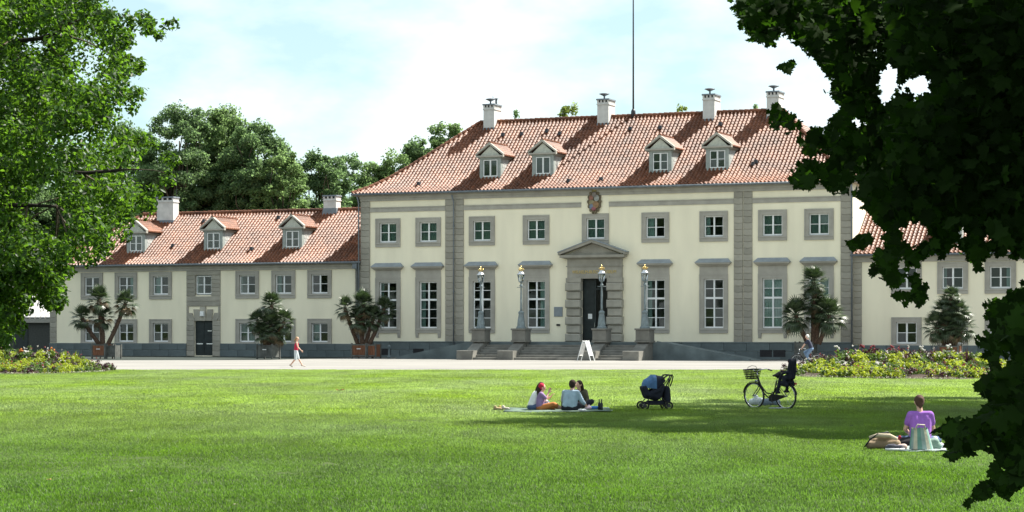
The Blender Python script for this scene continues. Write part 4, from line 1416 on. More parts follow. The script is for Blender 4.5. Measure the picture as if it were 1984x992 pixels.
P, N = cluster_points(C, Rad, per)
link('crown', leaf_mesh('crown', P, N, rng.uniform(0.075, 0.15, len(P)), OVAL, M['leaf_l']), ltree)
tr = MB()
tr.path([(0, 0, -0.1), (0.05, 0, 0.5), (0.1, 0.1, 3), (0.3, 0, 7), (0.2, 0.2, 12), (0.1, 0.1, 16)], [0.55, 0.42, 0.36, 0.27, 0.15, 0.04], 10)
obj('trunk', tr, M['bark'], ltree, smooth=True)
big = [Vector(AT(120, 60, 46) - lb), Vector(AT(120, 250, 46) - lb), Vector(AT(110, 400, 46) - lb), Vector(AT(40, 520, 45) - lb), Vector(AT(230, 330, 46) - lb)]
joints = []
for i, b in enumerate(big):
    lm = MB()
    pts = limb_path(lm, (0.15, 0, max(2.2, b.z * 0.8 + 0.3)), b, 0.13, 0.035, 0.05, 8)
    joints += pts[2:]
    obj('limb', lm, M['darkbark'], ltree, smooth=True)
lm = MB()
for i in range(0, nvis, 2):
    c = Vector(C[i])
    j = min(joints, key=lambda q: (q - c).length)
    if (j - c).length < 1.5:
        limb_path(lm, j, c, 0.024, 0.007, 0.06, 4)
for (x0, y0, x1, y1) in ((40, 408, 120, 382), (60, 425, 110, 396), (40, 400, 105, 402)):
    limb_path(lm, AT(x0, y0, 46) - lb, AT(x1, y1, 46) - lb, 0.022, 0.012, 0.03, 4)
obj('twigs', lm, M['bark'], ltree, smooth=True)['kind'] = 'stuff'

# ---- near right maple: the boughs that hang into the picture, and the canopy they belong to
right_polys = [
    [(1410, -40), (1418, 30), (1440, 62), (1462, 88), (1500, 92), (1512, 66), (1545, 88), (1572, 112), (1590, 130), (1610, 160), (1595, 178), (1625, 200), (1608, 228), (1600, 252), (1568, 244), (1500, 196), (1484, 222), (1496, 250), (1540, 262), (1552, 290),
     (1560, 305), (1528, 330), (1534, 364), (1568, 372), (1590, 352), (1604, 372), (1630, 378), (1648, 372), (1680, 392), (1662, 402), (1690, 420), (1712, 448), (1716, 476), (1690, 496), (1690, 535), (1722, 546), (1733, 580), (1758, 592), (1782, 565), (1778, 520),
     (1800, 496), (1822, 500), (1846, 476), (1872, 500), (1895, 528), (1910, 498), (1950, 492), (1984, 508), (2080, 515), (2080, -40)],
    [(2060, 540), (1984, 548), (1918, 580), (1896, 600), (1922, 640), (1890, 652), (1900, 690), (1925, 715), (1892, 748), (1888, 770), (1915, 770), (1900, 802), (1855, 812), (1815, 818), (1806, 842), (1835, 858), (1828, 890), (1855, 900), (1870, 880), (1925, 872), (1930, 900), (1945, 875), (2000, 880), (2080, 870)],
    [(1990, 870), (1940, 880), (1922, 912), (1925, 935), (1900, 940), (1872, 978), (1885, 968), (1912, 962), (1935, 945), (1950, 975), (1955, 945), (2000, 935)],
    [(1640, 470), (1668, 455), (1690, 458), (1680, 474), (1650, 482)], [(1508, 130), (1540, 118), (1530, 142)], [(1770, 540), (1795, 545), (1788, 598), (1765, 590), (1752, 575)]]
right_gap = [[(1742, 442), (1770, 430), (1798, 440), (1800, 468), (1760, 480)], [(1736, 500), (1756, 505), (1752, 530), (1738, 525)], [(1648, 352), (1664, 345), (1668, 362), (1652, 368)],
             [(1580, 300), (1600, 292), (1606, 312), (1584, 318)], [(1852, 440), (1872, 436), (1876, 458), (1856, 460)], [(1690, 92), (1704, 88), (1708, 104), (1692, 106)], [(1776, 268), (1786, 262), (1790, 276), (1778, 280)],
             [(1652, 232), (1668, 226), (1672, 244), (1656, 248)], [(1900, 455), (1916, 450), (1920, 470), (1902, 474)], [(1620, 262), (1632, 258), (1634, 274), (1622, 276)], [(1704, 150), (1720, 126), (1744, 130), (1740, 166), (1722, 204), (1706, 190)], [(1757, 150), (1790, 146), (1810, 158), (1804, 182), (1772, 192), (1759, 178)],
             [(1738, 565), (1752, 540), (1770, 540), (1770, 560), (1750, 572)], [(1550, 238), (1570, 232), (1575, 262), (1556, 262)], [(1780, 448), (1800, 445), (1796, 468), (1778, 466)], [(1930, 690), (1950, 685), (1948, 715), (1934, 715)],
             [(1935, 905), (1960, 895), (1965, 915), (1940, 922)], [(1880, 905), (1912, 880), (1918, 905), (1890, 930)]]
mb0 = Vector((7.6, 15.0, 0))
maple = thing('maple_tree', 'dark near maple whose shaded leafy boughs hang over the whole right side', 'tree', mb0)
P, N, S = [], [], []
bbs = [(min(p[0] for p in q), max(p[0] for p in q), min(p[1] for p in q), max(p[1] for p in q)) for q in right_polys]
cnt = [20000, 1250, 420, 60, 40, 40]
for q, bb, n in zip(right_polys, bbs, cnt):
    k = 0
    while k < n:
        x, y = random.uniform(bb[0], bb[1]), random.uniform(bb[2], bb[3])
        if not in_poly(x, y, q) or any(in_poly(x, y, gp) for gp in right_gap):
            continue
        if y > 600:
            Y = random.uniform(10.0, 15)
        elif y < 340 and x < 1720:
            Y = random.uniform(15, 23)
        else:
            Y = random.uniform(13, 21)
        sz_ = random.uniform(0.075, 0.125)
        # keep outline leaves small enough not to bridge the gaps
        ins = all(in_poly(x + dx, y + dy, q) and not any(in_poly(x + dx, y + dy, gp) for gp in right_gap) for dx, dy in ((16, 0), (-16, 0), (0, 16), (0, -16)))
        if not ins:
            if random.random() < 0.72:
                continue
            sz_ *= 0.62
        P.append(AT(x, y, Y) - mb0); S.append(sz_)
        N.append(Vector((random.gauss(0, .5), random.gauss(-0.55, .5), random.gauss(0.45, .5))))
        k += 1
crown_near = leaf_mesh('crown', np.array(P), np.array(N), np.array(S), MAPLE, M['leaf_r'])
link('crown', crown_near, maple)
# canopy above and to the right of the frame: it shades the boughs
C, Rad = [], []
while len(C) < 420:
    c = Vector((random.uniform(-9, 18), random.uniform(-11, 26), random.uniform(2.6, 15)))
    e = ((c.x - 5.0) / 12.5) ** 2 + ((c.y - 8) / 17) ** 2 + ((c.z - 8.5) / 6.5) ** 2
    if e > 1:
        continue
    yy = max(c.y, 0.3)
    if c.y < 3 and abs(c.x) < 3.5 and c.z < 4.5:
        continue
    pxc = CX + F * c.x / yy; pyc = HY - F * (c.z - HC) / yy
    m_ = 1.1 * F / yy
    if c.y > -1.2 and pxc - m_ < 2000 and pyc + m_ > -20:
        continue
    r = random.uniform(0.6, 1.05)
    C.append(c - mb0); Rad.append((r, r, r * 0.55))
P2, N2 = cluster_points(C, Rad, 90)
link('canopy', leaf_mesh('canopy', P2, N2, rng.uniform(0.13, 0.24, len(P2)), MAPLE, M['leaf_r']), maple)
tr = MB()
tr.path([(0, 0, -0.1), (0, 0, 0.4), (0.05, 0, 3), (-0.1, 0.1, 7), (0, 0, 12)], [0.5, 0.36, 0.3, 0.22, 0.06], 10)
obj('trunk', tr, M['bark'], maple, smooth=True)
targets = [AT(1680, 60, 20.5), AT(1760, 300, 20), AT(1760, 420, 20), AT(1940, 620, 14.5), AT(1870, 830, 14.5), AT(1950, 910, 14), AT(1700, 260, 20.5), AT(1860, 120, 20)]
joints = []
for tg in targets:
    lm = MB()
    b = tg - mb0
    pts = limb_path(lm, (0, 0, min(8, max(1.2, b.z + 0.4))), b, 0.05, 0.010, 0.04, 8)
    joints += pts[3:]
    obj('bough', lm, M['darkbark'], maple, smooth=True)
lm = MB()
for i in range(0, len(P), 9):
    c = Vector(P[i])
    j = min(joints, key=lambda q: (q - c).length)
    if (j - c).length < 0.28:
        limb_path(lm, j, c, 0.008, 0.003, 0.05, 3)
for c in C[::2]:
    limb_path(lm, (0, 0, min(9, max(2, c.z * 0.75))), c, 0.06, 0.02, 0.06, 4)
obj('twigs', lm, M['darkbark'], maple, smooth=True)['kind'] = 'stuff'

# ---- park tree at the right, beyond the maple: it throws the shade on the lawn
pb = Vector((23.6, 59.5, 0))
park = thing('tree', 'broad park tree on the lawn at the right, behind the dark maple leaves', 'tree', pb)
C, Rad = [], []
while len(C) < 430:
    c = Vector((random.uniform(-15, 9), random.uniform(-15, 11), random.uniform(5.8, 19)))
    e = ((c.x + 3) / 12) ** 2 + ((c.y + 2) / 13) ** 2 + ((c.z - 12.0) / 7) ** 2
    if e > 1:
        continue
    w_ = c + pb
    if CX + F * w_.x / w_.y < 1960 and HY - F * (w_.z - HC) / w_.y > -125:
        continue
    r = random.uniform(0.8, 1.5)
    C.append(c); Rad.append((r, r, r * 0.6))
P, N = cluster_points(C, Rad, 460)
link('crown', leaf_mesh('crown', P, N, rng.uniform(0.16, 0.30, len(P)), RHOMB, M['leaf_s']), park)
tr = MB()
tr.path([(0, 0, -0.1), (0, 0, 0.6), (0.1, 0, 4), (-0.1, 0.1, 9), (0, 0, 15)], [0.8, 0.55, 0.46, 0.32, 0.06], 10)
obj('trunk', tr, M['bark'], park, smooth=True)
lm = MB()
for c in C[::3]:
    limb_path(lm, (0, 0, max(3.2, c.z * 0.6)), c, 0.13, 0.03, 0.08, 5)
obj('limbs', lm, M['bark'], park, smooth=True)['kind'] = 'stuff'

# ------------------------------------------------------------------ potted palms
def frond_mesh(dry=False):
    m = MB()
    m.path([(0, 0, 0), (0.25, 0, 0.03), (0.5, 0, 0.0)], [0.022, 0.016, 0.012], 5, 0)
    n = 13
    for i in range(n):
        a = (i - (n - 1) / 2) / ((n - 1) / 2) * R(78)
        L = 0.62 - 0.16 * abs(a)
        d = Vector((math.cos(a), math.sin(a), 0)); s_ = Vector((-math.sin(a), math.cos(a), 0))
        dr_ = -0.22 if not dry else -0.4
        p0 = Vector((0.48, 0, 0)); p1 = p0 + d * L * 0.55 + Vector((0, 0, 0.03)); p2 = p0 + d * L + Vector((0, 0, dr_ * L))
        w_ = 0.034
        m.add([p0 - s_ * 0.008, p0 + s_ * 0.008, p1 + s_ * w_, p1 - s_ * w_, p2], [(0, 1, 2, 3), (3, 2, 4)])
    return m.mesh('frond', M['fronddry' if dry else 'frond'])
FR, FRD = frond_mesh(), frond_mesh(True)

def make_palm(label, px_, Y, trunks, planters, group='palms in crates before the palace', dryf=0.88):
    """trunks: list of (top px, top py, crown scale, number of fronds)"""
    X = (px_ - CX) / F * Y
    t = thing('potted_palm', label, 'palm', (X, Y, 0), -TH, group)
    inv = Matrix.Rotation(TH, 4, 'Z')
    zt = 0
    for k, (dx, w_, h_, d_, mat) in enumerate(planters):
        b = MB()
        b.box(dx - w_ / 2, dx + w_ / 2, -d_ / 2, d_ / 2, 0.14, h_ - 0.06)
        pl = obj('planter', b, M[mat], t)
        for q in (-1, 1):
            for r in (-1, 1):
                obj('corner_post', MB().box(dx + q * w_ / 2 - 0.05, dx + q * w_ / 2 + 0.05, r * d_ / 2 - 0.05, r * d_ / 2 + 0.05, 0, h_ + 0.03), M['greybox'], pl)
        for z in (0.17, h_ - 0.14):
            obj('rail', MB().box(dx - w_ / 2 + 0.052, dx + w_ / 2 - 0.052, -d_ / 2 - 0.03, -d_ / 2 - 0.002, z, z + 0.08), M['greybox'], pl)
        nb = max(3, int(w_ / 0.28))
        for i in range(nb):
            x0 = dx - w_ / 2 + 0.06 + (w_ - 0.12) * i / nb
            obj('plank', MB().block(x0 + 0.006, x0 + (w_ - 0.12) / nb - 0.006, -d_ / 2 - 0.022, -d_ / 2 - 0.001, 0.252, h_ - 0.142, 0.008), M[mat], pl)
        if w_ > 0.8:
            obj('handle', MB().box(dx - 0.16, dx + 0.16, -d_ / 2 - 0.06, -d_ / 2 - 0.03, h_ * 0.62, h_ * 0.62 + 0.06), M['white'], pl)
        obj('soil', MB().box(dx - w_ / 2 + 0.06, dx + w_ / 2 - 0.06, -d_ / 2 + 0.06, d_ / 2 - 0.06, h_ - 0.2, h_ - 0.055), M['soil'], pl)
        zt = max(zt, h_)
    for k, (tx, ty, sc, nf, bx) in enumerate(trunks):
        top = inv @ (AT(tx, ty, Y + random.uniform(-0.3, 0.3)) - Vector((X, Y, 0)))
        top = Vector((top.x, top.y + random.uniform(-0.25, 0.25), top.z))
        b0 = Vector((bx, random.uniform(-0.1, 0.1), zt - 0.15))
        mid = b0.lerp(top, 0.5) + Vector((0, 0, -0.12 * abs(top.x - b0.x))) + Vector(((top.x - b0.x) * 0.08, 0, 0))
        m = MB()
        pts, rad = [], []
        for i in range(9):
            f = i / 8
            p = b0 * (1 - f) ** 2 + mid * 2 * f * (1 - f) + top * f * f
            pts.append(p); rad.append((0.15 - 0.03 * f) * (0.8 + 0.25 * sc) * (1 + 0.12 * (i % 2)))
        m.path(pts, rad, 8)
        for i in range(40):                                       # old leaf stubs
            f = random.uniform(0.1, 1)
            p = b0 * (1 - f) ** 2 + mid * 2 * f * (1 - f) + top * f * f
            a = random.uniform(0, 6.28)
            d = Vector((math.cos(a), math.sin(a), 0.8))
            m.tube(p + d * 0.1, p + d * 0.2, 0.03, 0.008, 4)
        tr = obj('trunk', m, M['palmbark'], t)
        for i in range(nf):
            f = (i + 0.5) / nf
            el = R(82 - 150 * f ** 1.15) + random.uniform(-.15, .15)
            az = i * 2.39996 + random.uniform(-.3, .3)
            dry = f > dryf and random.random() < 0.6
            o = link('frond', FRD if dry else FR, tr, top + Vector((0, 0, -0.22 * f * sc)), (random.uniform(-.3, .3), -el, az))
            s_ = sc * random.uniform(0.98, 1.28)
            o.scale = (s_, s_, s_)
    return t

make_palm('potted palm with three loose yellowish crowns before the left end of the left wing', 199, 160,
          [(192, 580, 1.0, 40, 0.0), (162, 615, 0.9, 34, -0.2), (243, 588, 0.95, 40, 0.35), (196, 612, 0.9, 36, 0.1)],
          [(0.0, 1.12, 1.12, 1.1, 'wood'), (0.98, 0.72, 1.05, 0.8, 'greybox')], dryf=0.6)
make_palm('dense dark potted palm in a grey crate left of the walking woman', 520, 158,
          [(524, 590, 0.95, 44, 0.0), (500, 622, 0.85, 38, -0.2), (553, 622, 0.85, 38, 0.25), (527, 630, 0.95, 44, 0.05), (512, 645, 0.8, 34, -0.1), (540, 645, 0.8, 34, 0.15)],
          [(0.0, 1.25, 1.08, 1.1, 'greybox')])
make_palm('potted palm with bare leaning trunks in a brown crate at the left palace corner', 702, 162,
          [(666, 597, 0.85, 30, -0.3), (706, 590, 1.05, 44, 0.0), (745, 598, 0.9, 40, 0.5), (700, 618, 0.95, 40, 0.05), (722, 615, 0.9, 36, 0.15)],
          [(0.0, 1.2, 1.12, 1.1, 'wood'), (0.98, 0.68, 1.1, 0.8, 'wood')])
make_palm('tall potted palm with tiered crowns at the palace right end, behind the cyclist', 1575, 149.5,
          [(1576, 545, 1.05, 46, 0.0), (1578, 578, 1.0, 40, 0.0), (1543, 610, 1.15, 48, -0.35), (1608, 610, 1.2, 50, 0.4), (1590, 600, 1.0, 34, 0.2)],
          [(-0.5, 1.2, 1.3, 1.1, 'greybox')])
make_palm('cone-shaped potted palm in an orange-brown crate before the right wing', 1841, 142,
          [(1842, 578, 0.8, 34, 0.0), (1830, 605, 0.95, 40, -0.1), (1856, 605, 0.95, 40, 0.1), (1815, 632, 0.95, 36, -0.2), (1866, 632, 0.95, 36, 0.2), (1842, 630, 1.0, 44, 0.0)],
          [(0.0, 1.25, 1.15, 1.1, 'wood')])

# ------------------------------------------------------------------ flower beds
def bed(label_pref, outline, seed, tall):
    """outline: ground polygon; plants rise towards the back"""
    rnd = random.Random(seed)
    n = len(outline)
    cx_ = sum(p[0] for p in outline) / n; cy_ = sum(p[1] for p in outline) / n
    s_ = MB()
    s_.add([(p[0], p[1], 0.01) for p in outline] + [(cx_ + (p[0] - cx_) * 0.8, cy_ + (p[1] - cy_) * 0.8, 0.16) for p in outline],
           [tuple(range(n, 2 * n))] + [(i, (i + 1) % n, n + (i + 1) % n, n + i) for i in range(n)])
    struct('flower_bed_soil', s_, M['soil'])
    xs_ = [p[0] for p in outline]; ys_ = [p[1] for p in outline]
    y0, y1 = min(ys_), max(ys_)
    layers = [('lime_bedding_plants', 'lime', 760), ('green_bedding_plants', 'midgreen', 330), ('purple_bedding_plants', 'purple', 260),
              ('red_bedding_flowers', 'redflower', 55), ('white_bedding_flowers', 'whiteflower', 70)]
    for nm, mt, cnt_ in layers:
        C, Rd = [], []
        while len(C) < cnt_:
            x, y = rnd.uniform(min(xs_), max(xs_)), rnd.uniform(y0, y1)
            if not in_poly(x, y, outline):
                continue
            f = (y - y0) / (y1 - y0)
            if mt == 'lime' and not (0.06 < f < 0.85):
                continue
            if mt == 'lime' and math.sin(x * 1.7 + 3 * f) + math.sin(x * 3.1 + 1) < -0.3:
                continue
            if mt == 'redflower' and not (0.03 < f < 0.35 or f > 0.8):
                continue
            if mt == 'whiteflower' and not (f > 0.55):
                continue
            if mt == 'purple' and 0.25 < f < 0.5:
                continue
            taper = min(1.0, max(0.0, abs(x - tall['low_end']) - 1.0) / 3.0)
            h = 0.15 + 0.74 * taper * f ** 0.9 + rnd.uniform(-0.05, 0.14) + (0.25 * rnd.random() if f > 0.6 else 0)
            if mt in ('redflower', 'whiteflower'):
                h += 0.12
                r = rnd.uniform(0.03, 0.06)
                C.append((x, y, h)); Rd.append((r, r, r))
            else:
                r = rnd.uniform(0.10, 0.19)
                C.append((x, y, h - r * 0.5)); Rd.append((r, r, r * 0.95))
        flower = mt in ('redflower', 'whiteflower')
        P, N = cluster_points(C, Rd, 9 if flower else 34)
        o = link(nm, leaf_mesh(nm, P, N, rng.uniform(0.05, 0.08, len(P)) if flower else rng.uniform(0.07, 0.15, len(P)), OVAL, M[mt]))
        o['kind'] = 'stuff'
    # pale edging plants along the front
    front = [(x, y) for x, y in tall['edge']]
    C = []
    for (xa, ya), (xb, yb) in zip(front[:-1], front[1:]):
        k = max(1, int(math.hypot(xb - xa, yb - ya) / 0.20))
        for i in range(k):
            C.append((xa + (xb - xa) * i / k + rnd.uniform(-.04, .04), ya + (yb - ya) * i / k, 0.06))
    P, N = cluster_points(C, [(0.08, 0.08, 0.055)] * len(C), 16)
    o = link('edging_flowers', leaf_mesh('edging_flowers', P, N, rng.uniform(0.03, 0.06, len(P)), OVAL, leafmat('edging_petal', (0.50, 0.52, 0.40), (0.4, 0.42, 0.25), 0.3, 0.3)))
    o['kind'] = 'stuff'
    # single tall plants that stand out of the mass
    for (px_, py_top, Y, kind, lab) in tall['plants']:
        top = AT(px_, py_top, Y)
        h = top.z
        pt = thing('tall_plant', lab, 'plant', (top.x, Y, 0.12), 0, 'tall plants in the flower beds')
        st = MB()
        lf = MB()
        if kind == 'spiky':
            for i in range(26):
                a = rnd.uniform(0, 6.28); e = rnd.uniform(0.35, 1.4); L = h * rnd.uniform(0.55, 0.8)
                d = Vector((math.cos(a) * math.cos(e), math.sin(a) * math.cos(e), math.sin(e))); s2 = Vector((-math.sin(a), math.cos(a), 0)) * 0.028
                p0 = Vector((0, 0, h * 0.3)); p1 = p0 + d * L * 0.6; p2 = p0 + d * L - Vector((0, 0, L * 0.25 * math.cos(e)))
                lf.add([p0 - s2 * .5, p0 + s2 * .5, p1 + s2, p1 - s2, p2], [(0, 1, 2, 3), (3, 2, 4)])
            st.tube((0, 0, 0), (0, 0, h * 0.4), 0.03, 0.02)
            obj('stem', st, M['midgreen'], pt)
            obj('leaves', lf, M['lime'] if rnd.random() < 0.6 else M['purple'], pt)
        else:
            for k in range(4):
                bx, by = rnd.uniform(-.12, .12), rnd.uniform(-.12, .12)
                hh_ = h * rnd.uniform(0.8, 0.95)
                st.tube((bx, by, 0), (bx * 1.2, by * 1.2, hh_), 0.014, 0.009)
                for i in range(6):
                    a = rnd.uniform(0, 6.28); z = hh_ * rnd.uniform(0.25, 0.8)
                    d = Vector((math.cos(a), math.sin(a), 0.8)).normalized(); s2 = Vector((-math.sin(a), math.cos(a), 0)) * 0.06
                    p0 = Vector((bx, by, z)); p1 = p0 + d * 0.17; p2 = p0 + d * 0.33
                    lf.add([p0, p1 + s2, p2, p1 - s2], [(0, 1, 2, 3)])
            obj('stem', st, M['midgreen'], pt)
            obj('leaves', lf, M['purple'] if kind == 'redcanna' else M['midgreen'], pt)
            fl_ = MB()
            for k in range(7):
                c = (rnd.uniform(-.13, .13), rnd.uniform(-.1, .1), h * rnd.uniform(0.86, 1.0) - 0.06)
                fl_.ell(c, (0.055, 0.055, 0.045), 6, 4)
            obj('blossom', fl_, M['redflower'] if kind == 'redcanna' else M['orange'] if kind == 'orangecanna' else M['whiteflower'], pt)

rb = [G(1543, 730), G(1600, 732), G(1700, 734), G(1800, 735), G(1880, 735.5), G(1925, 732)]
rb = [(p.x, p.y) for p in rb] + [(23.2, 97), (22.6, 104), (19.0, 107.5), (14.6, 107.5), (12.9, 104)]
redge = [(x, y - 0.12) for x, y in rb[:5]]
bed('right', rb, 5, dict(edge=redge, low_end=12.5, plants=[
    (1622, 672, 104, 'whitecanna', 'tall plant with white and red tips nearest the cyclist in the right bed'),
    (1668, 668, 105, 'redcanna', 'red flowered tall plant in the right bed under the palace downpipe'),
    (1690, 672, 105, 'redcanna', 'second red flowered tall plant right of the palace downpipe in the right bed'),
    (1727, 672, 104, 'redcanna', 'dark leaved red flowered plant below the left jamb of the right wing window'),
    (1757, 672, 102, 'spiky', 'arching spiky plant standing below the lower window of the right wing'),
    (1785, 674, 103, 'whitecanna', 'white tipped tall plant between the right wing window and the cone palm'),
    (1812, 668, 104, 'spiky', 'spiky plant just left of the orange-brown palm crate'),
    (1839, 670, 102, 'whitecanna', 'white flowered tall plant directly before the orange-brown palm crate'),
    (1872, 676, 102, 'spiky', 'feathery spiky plant right of the orange-brown palm crate')]))
lb_ = [G(-60, 724), G(0, 725), G(60, 725), G(120, 724), G(165, 722.5), G(205, 720)]
lb_ = [(p.x, p.y) for p in lb_] + [(-20.6, 112.5), (-23.0, 114.0), (-27.5, 113.5), (-31, 112)]
ledge = [(x, y - 0.12) for x, y in lb_[:6]]
bed('left', lb_, 9, dict(edge=ledge, low_end=-20.4, plants=[
    (42, 678, 110, 'orangecanna', 'orange tinged tall plant near the left edge of the left bed'),
    (100, 676, 111, 'orangecanna', 'tall plant with orange and white flowers in the middle of the left bed'),
    (52, 682, 110, 'whitecanna', 'white flowered tall plant just right of the orange one in the left bed'),
    (80, 682, 111, 'spiky', 'grassy spiky plant between two flowering plants in the left bed'),
    (126, 682, 111, 'spiky', 'spiky plant with forked blades near the right end of the left bed'),
    (145, 681, 111, 'spiky', 'rightmost spiky plant of the left bed, before the dark plinth'),
    (14, 668, 108, 'whitecanna', 'leafy green plant with pale tips under the hanging branches at the left edge')]))

# ------------------------------------------------------------------ people
BLOBS = []
class Blob:
    """overlapping closed shapes, fused later into one continuous skin"""
    def __init__(s):
        s.mb = MB()
    def cap(s, a, ra, b, rb, n=10):
        a, b = Vector(a), Vector(b)
        d = b - a
        L = d.length
        if L < 1e-6:
            s.mb.ell(a, (ra, ra, ra)); return s
        d.normalize()
        pts, rad = [], []
        for k in (90, 60, 30):
            pts.append(a - d * ra * math.sin(R(k))); rad.append(max(ra * math.cos(R(k)), ra * 0.02))
        pts.append(a); rad.append(ra); pts.append(b); rad.append(rb)
        for k in (30, 60, 90):
            pts.append(b + d * rb * math.sin(R(k))); rad.append(max(rb * math.cos(R(k)), rb * 0.02))
        s.mb.path(pts, rad, n)
        return s
    def ell(s, c, r, n=12, m=8):
        s.mb.ell(c, r, n, m)
        return s
    def chain(s, pts, rad):
        for i in range(len(pts) - 1):
            s.cap(pts[i], rad[i], pts[i + 1], rad[i + 1])
        return s
    def out(s, name, mat, parent, voxel=0.011, smooth=2):
        o = obj(name, s.mb, mat, parent, smooth=True)
        m = o.modifiers.new('fuse', 'REMESH')
        m.mode = 'VOXEL'
        m.voxel_size = voxel
        m.use_smooth_shade = True
        sm = o.modifiers.new('soften', 'SMOOTH')
        sm.factor = 0.5
        sm.iterations = smooth
        BLOBS.append(o)
        return o

def hand(b, wrist, d, nrm, s=1.0, curl=0.5, thumb=1):
    wrist, d, nrm = Vector(wrist), Vector(d).normalized(), Vector(nrm).normalized()
    side = d.cross(nrm).normalized()
    nrm = side.cross(d).normalized()
    for k in (-1.2, -0.4, 0.4, 1.2):
        b.cap(wrist + side * 0.010 * k, 0.015 * s, wrist + d * 0.085 * s + side * 0.019 * k * s, 0.0135 * s)
    for k, L in ((-1.5, .062), (-0.5, .075), (0.5, .08), (1.5, .072)):
        p0 = wrist + d * 0.09 * s + side * 0.0175 * k * s
        c1 = (d * math.cos(curl * .5) - nrm * math.sin(curl * .5)).normalized()
        c2 = (d * math.cos(curl * 1.5) - nrm * math.sin(curl * 1.5)).normalized()
        p1 = p0 + c1 * L * 0.5 * s
        b.cap(p0, 0.0098 * s, p1, 0.0092 * s, 6)
        b.cap(p1, 0.0092 * s, p1 + c2 * L * 0.5 * s, 0.0085 * s, 6)
    t0_ = wrist + d * 0.03 * s + side * 0.026 * thumb * s
    t1_ = t0_ + (d * 0.7 + side * 0.6 * thumb - nrm * 0.3).normalized() * 0.042 * s
    b.cap(t0_, 0.013 * s, t1_, 0.0105 * s, 6)
    b.cap(t1_, 0.0105 * s, t1_ + (d * 0.95 + side * 0.15 * thumb - nrm * 0.3).normalized() * 0.032 * s, 0.009 * s, 6)

def head(b, c, face, s=1.0, tilt=0.0):
    """skull, jaw, nose and ears fused into the body; returns the face frame"""
    c, f = Vector(c), Vector(face).normalized()
    side = f.cross(Vector((0, 0, 1))).normalized()
    up = side.cross(f).normalized()
    b.ell(c + up * 0.02 * s, (0.078 * s, 0.078 * s, 0.10 * s))
    b.ell(c + f * 0.02 * s + up * 0.02 * s, (0.076 * s, 0.076 * s, 0.092 * s))
    b.cap(c - up * 0.03 * s + f * 0.025 * s, 0.058 * s, c - up * 0.075 * s + f * 0.045 * s, 0.038 * s)
    b.cap(c + f * 0.09 * s + up * 0.015 * s, 0.010 * s, c + f * 0.108 * s - up * 0.022 * s, 0.014 * s, 6)
    for q in (-1, 1):
        b.ell(c + side * 0.08 * s * q - f * 0.005 * s, (0.014 * s, 0.022 * s, 0.03 * s), 8, 6)
    return c, f, side, up

def face_bits(parent, fr, s=1.0):
    c, f, side, up = fr
    for q in (-1, 1):
        e = MB().ell(c + f * 0.088 * s + side * 0.032 * s * q + up * 0.018 * s, (0.011 * s, 0.011 * s, 0.008 * s), 8, 5)
        obj('eye', e, M['eye'], parent, smooth=True)
    m = MB().ell(c + f * 0.088 * s - up * 0.048 * s, (0.02 * s, 0.02 * s, 0.007 * s), 8, 5)
    obj('mouth', m, M['lips'], parent, smooth=True)

